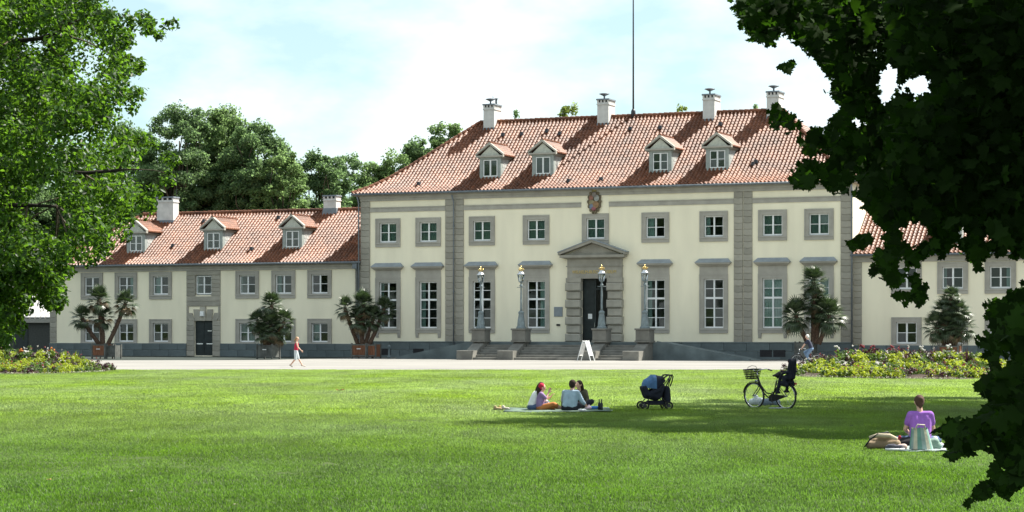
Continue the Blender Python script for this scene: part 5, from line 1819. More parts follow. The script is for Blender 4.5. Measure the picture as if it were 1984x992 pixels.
def person(label, loc, J, cols, s=1.0, rz=0.0, hair='short', sleeves=0.5, legs=1.0, hat=False, tank=False, group=None, shoes=None, beltless=False):
    p = thing('person', label, 'person', loc, rz, group)
    V = {k: Vector(v) * s for k, v in J.items()}
    b = Blob()
    ch, pe = V['chest'], V['pelvis']
    sl, sr, hl, hr = V['sl'], V['sr'], V['hl'], V['hr']
    nk = (sl + sr) / 2
    # torso
    b.cap(hl, .085 * s, hr, .085 * s)
    b.cap(hl.lerp(pe, .35), .095 * s, sl.lerp(ch, .45), .085 * s)
    b.cap(hr.lerp(pe, .35), .095 * s, sr.lerp(ch, .45), .085 * s)
    b.cap(pe, .10 * s, ch, .105 * s)
    b.cap(sl, .052 * s, sr, .052 * s)
    b.cap(ch, .1 * s, nk, .07 * s)
    b.cap(nk, .055 * s, V['head'] - Vector((0, 0, .05 * s)), .048 * s)
    fr = head(b, V['head'], V['face'], s)
    for q in 'lr':
        sh, el, wr = V['s' + q], V['e' + q], V['w' + q]
        b.chain([sh, sh.lerp(el, .5), el], [.050 * s, .044 * s, .037 * s])
        b.chain([el, el.lerp(wr, .35), wr], [.036 * s, .037 * s, .025 * s])
        d = V.get('d' + q, wr - el)
        n = V.get('n' + q, Vector((0, 0, 1)) if abs(Vector(d).normalized().z) < .9 else Vector((0, 1, 0)))
        hand(b, wr, d, n, s, 0.5, 1 if q == 'l' else -1)
        hp, kn, an, to = V['h' + q], V['k' + q], V['a' + q], V['t' + q]
        b.chain([hp, hp.lerp(kn, .5), kn], [.085 * s, .07 * s, .052 * s])
        b.chain([kn, kn.lerp(an, .35), an], [.052 * s, .053 * s, .034 * s])
        heel = an - (to - an).normalized() * 0.04 * s - Vector((0, 0, .02 * s))
        b.cap(an, .035 * s, heel, .032 * s)
        b.cap(heel, .03 * s, to, .026 * s)
    bo_ = b.out('body', M['skin'], p)
    face_bits(bo_, fr, s)
    # top
    g_ = .016 * s
    t = Blob()
    t.cap(hl.lerp(pe, .35).lerp(sl, .12), .097 * s + g_, sl.lerp(ch, .45), .087 * s + g_)
    t.cap(hr.lerp(pe, .35).lerp(sr, .12), .097 * s + g_, sr.lerp(ch, .45), .087 * s + g_)
    t.cap(pe.lerp(ch, .12), .10 * s + g_, ch, .105 * s + g_)
    t.cap(ch, .1 * s + g_, nk.lerp(ch, .25), .068 * s + g_)
    if not tank:
        t.cap(sl.lerp(sr, .02), .054 * s + g_, sr.lerp(sl, .02), .054 * s + g_)
        for q in 'lr':
            sh, el, wr = V['s' + q], V['e' + q], V['w' + q]
            f = min(1, sleeves)
            t.cap(sh, .052 * s + g_, sh.lerp(el, f), (.052 - .01 * f) * s + g_)
            if sleeves > 1:
                t.cap(el, .038 * s + g_, el.lerp(wr, sleeves - 1), .034 * s + g_)
    else:
        for q in (0.25, 0.75):
            t.cap(sl.lerp(sr, q), .04 * s, sl.lerp(sr, q).lerp(ch, .5), .07 * s + g_)
    t.out('shirt', cols['top'], p, 0.012)
    lg = Blob()
    lg.cap(hl, .09 * s + g_, hr, .09 * s + g_)
    lg.cap(pe, .10 * s + g_ * .8, pe.lerp(ch, .18), .10 * s + g_ * .6)
    for q in 'lr':
        hp, kn, an = V['h' + q], V['k' + q], V['a' + q]
        f = min(1, legs)
        lg.cap(hp, .088 * s + g_, hp.lerp(kn, f), (.088 - .03 * f) * s + g_)
        if legs > 1:
            lg.cap(kn, .058 * s + g_, kn.lerp(an, legs - 1), .050 * s + g_)
    lg.out('trousers', cols['legs'], p, 0.012)
    # hair
    h = Blob()
    c, f, side, up = fr
    h.ell(c + up * .035 * s - f * .018 * s, (.093 * s, .093 * s, .098 * s))
    h.ell(c - f * .035 * s + up * .0 * s, (.082 * s, .082 * s, .092 * s))
    if hair == 'long':
        h.chain([c - f * .05 * s, c - f * .075 * s - up * .12 * s, c - f * .07 * s - up * .24 * s], [.08 * s, .062 * s, .035 * s])
    elif hair == 'bun':
        h.ell(c - f * .105 * s + up * .03 * s, (.045 * s, .045 * s, .045 * s))
        h.cap(c - f * .06 * s - up * .05 * s, .05 * s, c - f * .05 * s - up * .09 * s, .03 * s)
    elif hair == 'tail':
        h.chain([c - f * .085 * s + up * .02 * s, c - f * .13 * s - up * .06 * s, c - f * .12 * s - up * .19 * s], [.035 * s, .035 * s, .015 * s])
    h.out('hat' if hat else 'hair', cols['hair'], p, 0.012)
    if hat:
        hb = Blob()
        hb.chain([c - f * .05 * s - up * .02 * s, c - f * .08 * s - up * .12 * s, c - f * .08 * s - up * .22 * s], [.075 * s, .065 * s, .035 * s])
        hb.out('hair', cols['hair2'], p, 0.012)
    if shoes:
        for q in 'lr':
            an, to = V['a' + q], V['t' + q]
            heel = an - (to - an).normalized() * 0.045 * s - Vector((0, 0, .022 * s))
            sb = Blob()
            sb.cap(heel, .038 * s, to, .034 * s)
            sb.out('shoe', shoes, p, 0.012)
    return p

# woman walking along the path, mid-stride to the right
J = dict(pelvis=(0, 0, .93), chest=(.03, 0, 1.22), sl=(.03, .165, 1.37), sr=(.05, -.165, 1.37), head=(.06, 0, 1.575), face=(1, -.15, -.02),
         el=(-.06, .24, 1.11), wl=(-.06, .25, .87), er=(.13, -.22, 1.12), wr=(.30, -.24, .95),
         hl=(0, .09, .90), hr=(0, -.09, .90), kl=(.12, .09, .50), al=(.34, .09, .11), tl=(.50, .09, .06), kr=(-.02, -.09, .47), ar=(-.30, -.09, .12), tr=(-.20, -.10, .035),
         nl=(0, 1, 0), nr=(0, -1, 0))
person('woman in a red sleeveless top and pale knee-length trousers walking on the path', G(573.5, 711.5), J,
       dict(top=cloth('red_top', (0.45, 0.025, 0.06)), legs=cloth('pale_grey_blue_trousers', (0.52, 0.56, 0.58)), hair=cloth('light_brown_hair', (0.32, 0.20, 0.11))),
       1.02, 0, 'tail', legs=1.05, tank=True, shoes=cloth('pale_sandal', (0.5, 0.42, 0.35)))
# the four on the blanket
J = dict(pelvis=(0, 0, .11), chest=(.10, .03, .36), sl=(.12, .19, .47), sr=(.20, -.14, .49), head=(.27, .04, .64), face=(.85, .35, -.35),
         el=(.30, .26, .32), wl=(.48, .20, .17), er=(.36, -.14, .30), wr=(.52, -.06, .14),
         hl=(.02, .10, .10), hr=(.02, -.10, .10), kl=(.42, .22, .22), al=(.52, .02, .06), tl=(.62, -.06, .04), kr=(.42, -.18, .16), ar=(.30, .04, .06), tr=(.44, .10, .04))
gx = 'people sitting on the picnic blanket'
person('long-haired person in a white shirt sitting bowed on the blanket, leftmost of the group', G(1029, 796.5), J,
       dict(top=cloth('white_shirt', (0.76, 0.76, 0.76)), legs=cloth('blue_jeans', (0.07, 0.11, 0.20)), hair=cloth('dark_brown_hair', (0.035, 0.022, 0.016))),
       0.98, 0, 'long', sleeves=1.3, legs=1.9, group=gx)
J = dict(pelvis=(0, 0, .11), chest=(.02, 0, .36), sl=(.0, .17, .48), sr=(.04, -.16, .48), head=(.06, .02, .66), face=(1, .1, -.12),
         el=(.16, .22, .33), wl=(.30, .14, .40), er=(.17, -.17, .36), wr=(.24, -.08, .52),
         hl=(.02, .09, .10), hr=(.02, -.09, .10), kl=(.40, .14, .14), al=(.74, .14, .06), tl=(.80, .14, .15), kr=(.38, -.16, .20), ar=(.66, -.10, .07), tr=(.74, -.10, .15), dr=(.3, 0, .7), dl=(.5, -.2, .6))
person('small person in a red hat and violet shirt eating', G(1046, 797.0), J,
       dict(top=cloth('violet_grey_shirt', (0.26, 0.17, 0.33)), legs=cloth('orange_brown_cloth', (0.42, 0.16, 0.05)), hair=cloth('red_hat', (0.42, 0.02, 0.05)), hair2=cloth('dark_brown_hair', (0.035, 0.022, 0.016))),
       0.93, 0, 'short', sleeves=0.8, legs=1.3, hat=True, group=gx)
J = dict(pelvis=(0, 0, .11), chest=(.05, .02, .36), sl=(-.12, .06, .48), sr=(.20, -.04, .48), head=(.09, .05, .67), face=(.55, .8, -.1),
         el=(-.15, .26, .28), wl=(.05, .42, .20), er=(.32, .02, .26), wr=(.44, .16, .13),
         hl=(-.10, .02, .10), hr=(.10, -.02, .10), kl=(-.12, .44, .22), al=(.10, .46, .06), tl=(.22, .48, .04), kr=(.36, .30, .20), ar=(.14, .34, .06), tr=(.02, .38, .04))
person('dark-haired person in a light blue shirt sitting with back turned on the blanket', G(1103, 798.0), J,
       dict(top=cloth('light_blue_shirt', (0.34, 0.45, 0.55)), legs=cloth('dark_trousers', (0.02, 0.022, 0.03)), hair=cloth('dark_brown_hair', (0.035, 0.022, 0.016))),
       1.04, 0, 'short', sleeves=1.4, legs=1.95, group=gx)
J = dict(pelvis=(0, 0, .11), chest=(-.01, 0, .36), sl=(.14, .06, .48), sr=(-.17, 0, .48), head=(-.03, -.04, .66), face=(-.75, -.55, -.2),
         el=(.20, -.08, .26), wl=(.14, -.26, .14), er=(-.20, -.14, .30), wr=(-.12, -.28, .22),
         hl=(.10, 0, .10), hr=(-.10, 0, .10), kl=(.30, -.34, .22), al=(.06, -.34, .06), tl=(-.06, -.38, .04), kr=(-.26, -.34, .20), ar=(-.02, -.26, .06), tr=(.10, -.28, .04))
person('dark-haired person in an olive top facing the others, rightmost on the blanket', G(1124, 793.0), J,
       dict(top=cloth('olive_top', (0.055, 0.055, 0.035)), legs=cloth('dark_trousers', (0.02, 0.022, 0.03)), hair=cloth('dark_brown_hair', (0.035, 0.022, 0.016))),
       0.98, 0, 'long', sleeves=1.8, legs=1.95, group=gx)
# woman in purple, back to the camera, nearest
J = dict(pelvis=(0, 0, .14), chest=(.01, .02, .41), sl=(-.165, .02, .575), sr=(.175, .02, .575), head=(-.01, .05, .79), face=(-.15, 1, -.25),
         el=(-.24, .10, .32), wl=(-.12, .32, .22), er=(.25, .12, .32), wr=(.13, .34, .22),
         hl=(-.10, .0, .12), hr=(.10, .0, .12), kl=(-.34, .34, .12), al=(-.06, .40, .06), tl=(.08, .44, .04), kr=(.36, .32, .12), ar=(.08, .30, .06), tr=(-.06, .34, .04))
person('woman in a purple short-sleeved top sitting with her back to us at the right', G(1783, 868), J,
       dict(top=cloth('purple_top', (0.29, 0.12, 0.46)), legs=cloth('blue_jeans', (0.07, 0.11, 0.20)), hair=cloth('brown_hair', (0.075, 0.04, 0.028))),
       1.03, 0, 'bun', sleeves=0.55, legs=1.95)

# ------------------------------------------------------------------ bicycles
def wheel(parent, x, r=0.345):
    w_ = MB()
    w_.path([(x + r * math.cos(2 * math.pi * i / 28), 0, r + r * math.sin(2 * math.pi * i / 28)) for i in range(28)], 0.021, 7, closed=True)
    wo_ = obj('wheel', w_, M['rubber'], parent, smooth=True)
    rm = MB()
    rm.path([(x + (r - .03) * math.cos(2 * math.pi * i / 28), 0, r + (r - .03) * math.sin(2 * math.pi * i / 28)) for i in range(28)], 0.013, 6, closed=True)
    obj('rim', rm, M['chrome'], wo_, smooth=True)
    sp_ = MB()
    for i in range(18):
        t = 2 * math.pi * i / 18
        sp_.tube((x + 0.02 * math.cos(t + 1), (-1) ** i * 0.02, r + 0.02 * math.sin(t + 1)), (x + (r - .03) * math.cos(t), 0, r + (r - .03) * math.sin(t)), 0.0022, n=4)
    sp_.path([(x, -0.06, r), (x, 0.06, r)], 0.022, 8)
    obj('spokes', sp_, M['chrome'], wo_)

def bicycle(label, loc, rz, childseat, basket, lean=0.0):
    """front wheel towards -x"""
    b = thing('bicycle', label, 'bicycle', loc, rz)
    b.rotation_euler = (lean, 0, rz)
    xf, xr, r = -0.56, 0.54, 0.345
    wheel(b, xf); wheel(b, xr)
    f = MB()
    bbk = (0.09, 0, 0.29); seatt = (0.24, 0, 0.74); headb = (-0.36, 0, 0.62); headt = (-0.41, 0, 0.84)
    f.path([headb, (-0.22, 0, 0.42), (-0.08, 0, 0.31), bbk], 0.02, 8)
    f.path([headt, (-0.30, 0, 0.60), (-0.12, 0, 0.42), (0.13, 0, 0.40)], 0.017, 8)
    f.tube(bbk, seatt, 0.018); f.tube(headb, headt, 0.022)
    for q in (-1, 1):
        f.tube((0.09, q * 0.03, 0.29), (xr, q * 0.06, r), 0.010)
        f.tube((0.22, q * 0.02, 0.70), (xr, q * 0.06, r), 0.009)
        f.path([(-0.36, q * 0.03, 0.62), (-0.40, q * 0.05, 0.52), (xf, q * 0.055, r)], 0.012, 6)
    obj('frame', f, M['black'], b, smooth=True)
    hbar = MB()
    hbar.path([headt, (-0.43, 0, 0.98)], 0.014, 8)
    hbar.path([(-0.16, -0.29, 1.00), (-0.32, -0.27, 1.05), (-0.43, -0.10, 1.03), (-0.44, 0, 0.99), (-0.43, 0.10, 1.03), (-0.32, 0.27, 1.05), (-0.16, 0.29, 1.00)], 0.012, 8)
    hb = obj('handlebar', hbar, M['chrome'], b, smooth=True)
    for q in (-1, 1):
        obj('grip', MB().tube((-0.15, q * 0.291, 1.0), (-0.27, q * 0.278, 1.034), 0.018), M['black'], hb, smooth=True)
    sd = MB()
    sd.path([(0.12, 0, 0.89), (0.2, 0, 0.90), (0.3, 0, 0.905), (0.38, 0, 0.90)], [0.02, 0.04, 0.085, 0.06], 8)
    so = obj('saddle', sd, M['black'], b, smooth=True)
    obj('seat_post', MB().tube((0.235, 0, 0.72), (0.28, 0, 0.875), 0.013), M['chrome'], so)
    fd = MB()
    for x, a0, a1 in ((xf, R(20), R(170)), (xr, R(5), R(165))):
        for i in range(12):
            t0_, t1_ = a0 + (a1 - a0) * i / 12, a0 + (a1 - a0) * (i + 1) / 12
            rr1 = r + 0.035
            P = lambda t, y, k: (x + (rr1 + k) * math.cos(t), y, r + (rr1 + k) * math.sin(t))
            fd.add([P(t0_, -.028, 0), P(t0_, 0, .012), P(t0_, .028, 0), P(t1_, -.028, 0), P(t1_, 0, .012), P(t1_, .028, 0)], [(0, 1, 4, 3), (1, 2, 5, 4)])
    obj('mudguard', fd, M['black'], b, smooth=True)
    rk = MB()
    for q in (-1, 1):
        rk.path([(0.27, q * 0.06, 0.74), (0.36, q * 0.07, 0.76), (0.86, q * 0.07, 0.76), (xr, q * 0.07, r)], 0.007, 6)
    for x in (0.4, 0.55, 0.7, 0.85):
        rk.tube((x, -0.07, 0.76), (x, 0.07, 0.76), 0.006, n=5)
    obj('rack', rk, M['black'], b)
    cr_ = MB()
    cr_.path([(0.09, -0.06, 0.29), (0.09, 0.06, 0.29)], 0.03, 8)
    cr_.path([(0.09 + 0.09 * math.cos(2 * math.pi * i / 16), -0.05, 0.29 + 0.09 * math.sin(2 * math.pi * i / 16)) for i in range(16)], 0.007, 5, closed=True)
    cr_.tube((0.09, -0.07, 0.29), (0.16, -0.08, 0.14), 0.010); cr_.tube((0.09, 0.07, 0.29), (0.02, 0.08, 0.44), 0.010)
    obj('crank', cr_, M['darkmetal'], b)
    for x, y, z in ((0.16, -0.12, 0.14), (0.02, 0.12, 0.44)):
        obj('pedal', MB().box(x - .045, x + .045, y - .04, y + .04, z - .012, z + .012), M['black'], b)
    obj('chain_guard', MB().prism([(0.0, 0.36), (0.1, 0.40), (0.54, 0.375), (0.54, 0.315), (0.1, 0.19), (0.0, 0.22)], -0.058, -0.045), M['black'], b)
    obj('kickstand', MB().tube((0.16, 0.05, 0.28), (0.24, 0.20, 0.012), 0.009), M['darkmetal'], b)
    hl = MB().path([(-0.42, 0, 0.74), (-0.46, 0, 0.74), (-0.50, 0, 0.74)], [0.02, 0.035, 0.035], 8)
    obj('headlight', hl, M['chrome'], b)
    obj('rear_light', MB().box(0.885, 0.91, -0.03, 0.03, 0.66, 0.71), cloth('red_lens', (0.35, 0.02, 0.02), 0.3), b)
    if basket:
        bk = MB()
        for k in range(5):
            z = 0.80 + k * 0.062
            e = 0.10 + 0.012 * k; w_ = 0.15 + 0.012 * k
            bk.path([(-0.60 - e, -w_, z), (-0.60 + e, -w_, z), (-0.60 + e, w_, z), (-0.60 - e, w_, z)], 0.009 if k < 4 else 0.014, 5, closed=True)
        for t in np.linspace(-1, 1, 9):
            for q in (-1, 1):
                bk.tube((-0.60 + q * 0.10, t * 0.15, 0.80), (-0.60 + q * 0.148, t * 0.198, 1.05), 0.007, n=4)
                bk.tube((-0.60 + t * 0.10, q * 0.15, 0.80), (-0.60 + t * 0.148, q * 0.198, 1.05), 0.007, n=4)
        for t in np.linspace(-1, 1, 6):
            bk.tube((-0.70, t * 0.15, 0.80), (-0.50, t * 0.15, 0.80), 0.004, n=4)
        ba = obj('basket', bk, M['black'], b)
        obj('basket_handle', MB().path([(-0.6, -0.195, 1.05), (-0.6, -0.16, 1.12), (-0.6, 0, 1.15), (-0.6, 0.16, 1.12), (-0.6, 0.195, 1.05)], 0.007, 6), M['black'], ba)
        obj('basket_stay', MB().tube((-0.42, 0, 0.80), (-0.5, 0, 0.82), 0.012), M['black'], ba)
    if childseat:
        cs = Blob()
        cs.cap((0.50, -0.12, 0.86), .05, (0.50, 0.12, 0.86), .05); cs.cap((0.70, -0.12, 0.84), .05, (0.70, 0.12, 0.84), .05)
        cs.cap((0.50, -0.1, 0.85), .05, (0.72, -0.1, 0.84), .05); cs.cap((0.50, 0.1, 0.85), .05, (0.72, 0.1, 0.84), .05)
        for y in (-0.11, -0.04, 0.04, 0.11):
            cs.chain([(0.73, y, 0.84), (0.78, y, 1.1), (0.82, y * 0.9, 1.30)], [.055, .05, .045])
        cs.cap((0.80, -0.09, 1.30), .06, (0.80, 0.09, 1.30), .06)
        for q in (-1, 1):
            cs.chain([(0.52, q * .17, 0.86), (0.62, q * .19, 0.97), (0.77, q * .18, 1.0)], [.035, .035, .035])
            cs.chain([(0.50, q * .16, 0.84), (0.46, q * .18, 0.62), (0.42, q * .18, 0.48)], [.045, .045, .04])
            cs.cap((0.36, q * .18, 0.46), .035, (0.48, q * .18, 0.46), .035)
            cs.cap((0.60, q * .15, 0.84), .05, (0.68, q * .15, 0.66), .06)
        cs.cap((0.6, -0.13, 0.70), .09, (0.6, 0.13, 0.70), .09)
        cs.cap((0.60, 0, 0.86), .08, (0.62, 0, 0.74), .07)
        co = cs.out('child_seat', M['navy'], b, 0.014)
        obj('seat_bar', MB().path([(0.56, -0.19, 0.98), (0.44, -0.15, 1.0), (0.40, 0, 1.01), (0.44, 0.15, 1.0), (0.56, 0.19, 0.98)], 0.014, 6), M['black'], co, smooth=True)
    return b

bicycle('black bicycle with wire front basket and dark child seat parked on the lawn', G(1493, 792), R(-47), True, True, R(3))
cyc = G(1563, 710)
bicycle('grey-white bicycle ridden by the white-haired man, half hidden by the flower bed', cyc, R(-12), False, False)
J = dict(pelvis=(.27, 0, .98), chest=(.16, 0, 1.25), sl=(.08, .18, 1.42), sr=(.08, -.18, 1.42), head=(.02, 0, 1.63), face=(-1, -.1, -.15),
         el=(-.10, .23, 1.22), wl=(-.22, .285, 1.06), er=(-.10, -.23, 1.22), wr=(-.22, -.285, 1.06),
         hl=(.26, .10, .96), hr=(.26, -.10, .96), kl=(-.12, .12, .78), al=(.03, .12, .50), tl=(-.10, .12, .46), kr=(.02, -.12, .60), ar=(.18, -.12, .22), tr=(.06, -.12, .17))
person('white-haired man in a dark vest and jeans riding past the right flower bed', cyc, J,
       dict(top=cloth('dark_navy_vest', (0.035, 0.04, 0.065)), legs=cloth('pale_jeans', (0.16, 0.24, 0.36)), hair=cloth('white_hair', (0.70, 0.69, 0.66))),
       1.06, R(-12), 'short', sleeves=0.75, legs=1.9, shoes=cloth('brown_shoe', (0.08, 0.05, 0.035)))

# ------------------------------------------------------------------ pram
pr = thing('pram', 'dark pushchair with a blue canopy and black bag parked on the lawn', 'pram', G(1270, 794), R(8))
f = MB()
for q in (-1, 1):
    y = q * 0.24
    f.path([(-0.34, y, 0.16), (-0.10, y, 0.44), (0.22, y, 0.72), (0.36, y, 0.92)], 0.014, 7)
    f.path([(0.30, y, 0.14), (0.06, y, 0.40), (-0.16, y, 0.60)], 0.013, 7)
    f.tube((-0.34, y, 0.16), (0.30, y, 0.15), 0.010)
f.tube((-0.34, -.24, 0.16), (-0.34, .24, 0.16), 0.012); f.tube((0.30, -.24, 0.14), (0.30, .24, 0.14), 0.012)
obj('frame', f, M['darkmetal'], pr, smooth=True)
hnd = MB().path([(0.10, -.24, 0.79), (0.28, -.24, 0.92), (0.40, -.22, 0.92), (0.43, -.1, 0.91), (0.43, .1, 0.91), (0.40, .22, 0.92), (0.28, .24, 0.92), (0.10, .24, 0.79)], 0.02, 8)
hnd.path([(0.43, -.2, 0.9), (0.40, -.22, 0.76), (0.34, -.23, 0.62)], 0.017, 8)
hnd.path([(0.43, .2, 0.9), (0.40, .22, 0.76), (0.34, .23, 0.62)], 0.017, 8)
obj('handle', hnd, M['black'], pr, smooth=True)
st = Blob()
for y in (-0.16, -0.05, 0.05, 0.16):
    st.chain([(-0.34, y, 0.58), (-0.24, y, 0.36), (-0.02, y, 0.32), (0.16, y, 0.64)], [.06, .07, .08, .06])
for y in (-0.2, 0.2):
    st.chain([(-0.30, y, 0.60), (-0.26, y, 0.42), (0.02, y, 0.36), (0.16, y, 0.60)], [.05, .075, .10, .06])
    st.chain([(-0.12, y, 0.44), (0.06, y, 0.52)], [.10, .10])
st.out('seat', M['navy'], pr, 0.016)
for x in (-0.34, 0.30):
    for q in (-1, 1):
        w_ = MB()
        r_ = 0.115
        w_.path([(x + (r_ - .02) * math.cos(2 * math.pi * i / 18), q * 0.28, r_ + (r_ - .02) * math.sin(2 * math.pi * i / 18)) for i in range(18)], 0.024, 7, closed=True)
        wo_ = obj('wheel', w_, M['rubber'], pr, smooth=True)
        hb = MB().path([(x, q * 0.255, r_), (x, q * 0.305, r_)], 0.055, 10)
        obj('hub', hb, M['darkmetal'], wo_)
cn = MB()
cn2 = MB()
pv = Vector((0.02, 0, 0.56))
for k in range(8):
    t0_, t1_ = R(38 + k * 17), R(38 + (k + 1) * 17)
    tgt = cn2 if k < 3 else cn
    for j in range(10):
        a0, a1 = math.pi * j / 10, math.pi * (j + 1) / 10
        def P(t, a):
            rr1 = 0.37 * (1 + 0.05 * math.sin(8 * t))
            y = -0.28 * math.cos(a)
            rad_ = rr1 * math.sin(a) ** 0.45
            return pv + Vector((rad_ * math.cos(t) - 0.04, y, rad_ * math.sin(t)))
        tgt.add([P(t0_, a0), P(t0_, a1), P(t1_, a1), P(t1_, a0)], [(0, 1, 2, 3)])
co = obj('canopy', cn, M['bluefab'], pr, smooth=True)
obj('canopy_back', cn2, M['navy'], co, smooth=True)
bk = Blob()
bk.cap((0.28, -0.14, 0.55), .085, (0.28, 0.14, 0.55), .085); bk.cap((0.29, -0.14, 0.28), .10, (0.29, 0.14, 0.28), .10)
bk.cap((0.28, -0.14, 0.55), .085, (0.29, -0.14, 0.28), .10); bk.cap((0.28, 0.14, 0.55), .085, (0.29, 0.14, 0.28), .10); bk.cap((0.28, 0, 0.55), .085, (0.29, 0, 0.28), .10)
bgo = thing('bag', 'black cloth bag hanging from the handle of the pushchair', 'bag', G(1270, 794), R(8))
bk.out('bag_body', M['navy'], bgo, 0.016)
obj('strap', MB().path([(0.30, -.16, 0.60), (0.36, -.16, 0.78), (0.43, -.1, 0.935), (0.36, -.06, 0.76), (0.32, -.1, 0.60)], 0.012, 6), M['navy'], bgo)
ub = Blob()
ub.cap((-0.18, -0.14, 0.19), .06, (0.18, -0.14, 0.19), .06); ub.cap((-0.18, 0.14, 0.19), .06, (0.18, 0.14, 0.19), .06); ub.cap((-0.18, 0, 0.18), .06, (0.18, 0, 0.18), .06)
ub.out('under_basket', M['navy'], pr, 0.016)

# ------------------------------------------------------------------ things lying on the grass
def sheet(name, label, cat, corners, mat, z=0.03, n=9, amp=0.018):
    m = MB()
    a, b, c, d = [Vector((p.x, p.y, z)) for p in corners]
    top, bot = [], []
    for j in range(n + 1):
        for i in range(n + 1):
            u, v = i / n, j / n
            p = a.lerp(b, u).lerp(d.lerp(c, u), v)
            h = amp * (math.sin(i * 1.7 + j * .9) + math.sin(j * 2.1 - i * .6)) * 0.5
            top.append(p + Vector((0, 0, h + 0.012))); bot.append(p + Vector((0, 0, h)))
    k = (n + 1) ** 2
    fs = []
    for j in range(n):
        for i in range(n):
            q = j * (n + 1) + i
            fs.append((q, q + 1, q + n + 2, q + n + 1)); fs.append((k + q + n + 1, k + q + n + 2, k + q + 1, k + q))
    for i in range(n):
        fs.append((i, k + i, k + i + 1, i + 1)); q = n * (n + 1) + i; fs.append((q + 1, k + q + 1, k + q, q))
        l_ = i * (n + 1); fs.append((l_ + n + 1, k + l_ + n + 1, k + l_, l_)); r_ = l_ + n; fs.append((r_, k + r_, k + r_ + n + 1, r_ + n + 1))
    m.add(top + bot, fs)
    return tag(obj(name, m, mat, smooth=True), label, cat)
sheet('picnic_blanket', 'dull green picnic blanket spread under the seated group', 'blanket', [G(975, 800.5), G(1185, 800.0), G(1180, 792), G(985, 792.5)], cloth('green_blanket', (0.11, 0.16, 0.13)))
sheet('picnic_blanket', 'pale blanket under the woman in purple and her striped bag', 'blanket', [G(1742, 877.5), G(1836, 878), G(1826, 862), G(1742, 862)], cloth('pale_blanket', (0.26, 0.31, 0.31)))

def shoe(px_, py_, rz, mat, label):
    b = Blob()
    b.cap((-.09, 0, .045), .04, (.07, 0, .035), .032).cap((-.09, 0, .06), .04, (-.07, 0, .09), .035)
    o = thing('shoe', label, 'shoe', G(px_, py_) + Vector((0, 0, .02)), rz, 'shoes left beside the blanket')
    b.out('upper', mat, o, 0.012)
    obj('sole', MB().box(-.125, .10, -.038, .038, 0, .02), M['black'], o)
shoe(965, 795.8, R(10), cloth('tan_shoe', (0.42, 0.33, 0.18)), 'tan shoe, leftmost of the shoes beside the picnic blanket')
shoe(972.5, 795.2, R(40), cloth('olive_shoe', (0.35, 0.28, 0.08)), 'ochre shoe in the middle of the shoes beside the blanket')
shoe(980, 795.5, R(-15), cloth('pale_shoe', (0.55, 0.50, 0.42)), 'pale shoe nearest the blanket in the row of shoes')
def bag_blob(name, label, cat, px_, py_, elems, mat, voxel=0.014, extra=None, lift=0.045):
    o = thing(name, label, cat, G(px_, py_) + Vector((0, 0, lift)))
    b = Blob()
    for a, ra, c, rc in elems:
        b.cap(a, ra, c, rc)
    b.out('body', mat, o, voxel, 1)
    if extra:
        extra(o)
    return o
# by the group
bag_blob('plate', 'white paper plate with food in front of the person in light blue', 'plate', 1128, 799.2, [((-.08, 0, .02), .03, (.08, 0, .02), .03), ((0, -.06, .02), .03, (0, .06, .02), .03)], cloth('white_paper', (0.75, 0.76, 0.78)))
bag_blob('lunch_bag', 'small blue cool bag lying at the right end of the picnic blanket', 'bag', 1150, 797.0, [((-.10, 0, .05), .045, (.10, 0, .05), .045), ((-.10, .06, .05), .045, (.10, .06, .05), .045)], cloth('blue_bag', (0.05, 0.17, 0.45)))
bag_blob('paper_bag', 'crumpled pink and white paper bag left of the blue cool bag', 'bag', 1140, 797.5, [((-.05, 0, .05), .05, (.05, 0, .06), .04), ((0, .03, .05), .05, (.02, .02, .11), .03)], cloth('pinkish_paper', (0.58, 0.45, 0.50)))
def bottle(px_, py_, label):
    o = thing('bottle', label, 'bottle', G(px_, py_) + Vector((0, 0, .045)))
    obj('glass_body', MB().lathe([(.035, 0), (.037, .02), (.037, .15), (.015, .20), (.013, .25)], 10), cloth('dark_glass', (0.015, 0.02, 0.02), 0.2), o, smooth=True)
    obj('cap', MB().lathe([(.016, .25), (.016, .275)], 8), M['darkmetal'], o)
bottle(1161, 797.2, 'dark bottle standing just right of the blue cool bag')
bottle(1165.5, 797.4, 'dark bottle at the right end of the group things, right of its twin')
bag_blob('paper_napkin', 'pale napkin lying on the shaded grass right of the bottles', 'napkin', 1181, 797.0, [((-.09, 0, .012), .016, (.08, .02, .014), .016), ((-.02, -.05, .012), .016, (.02, .06, .014), .016)], cloth('white_paper', (0.75, 0.76, 0.78)), 0.010, lift=0.01)
# behind the bicycle wheels
bag_blob('plastic_bag', 'pale plastic bag lying behind the front wheel of the parked bicycle', 'bag', 1466, 786, [((-.12, 0, .1), .11, (.10, 0, .12), .12), ((.0, 0, .15), .12, (-.02, 0, .24), .07)], cloth('translucent_white', (0.50, 0.56, 0.56), 0.4), 0.016, lift=0.0)
bag_blob('rucksack', 'grey-blue rucksack lying behind the bicycle frame', 'bag', 1491, 787, [((-.18, 0, .09), .10, (.20, 0, .10), .11), ((-.1, .05, .12), .10, (.12, .02, .15), .09)], cloth('grey_blue_bag', (0.13, 0.17, 0.21)), 0.016, lift=0.0)
bag_blob('jacket', 'crumpled pale grey jacket on the grass under the bicycle cranks', 'jacket', 1505, 793.5, [((-.20, 0, .025), .03, (.14, .05, .03), .035), ((-.05, -.1, .025), .03, (.10, .08, .03), .03)], cloth('pale_grey_cloth', (0.36, 0.38, 0.42)), 0.014, lift=0.0)
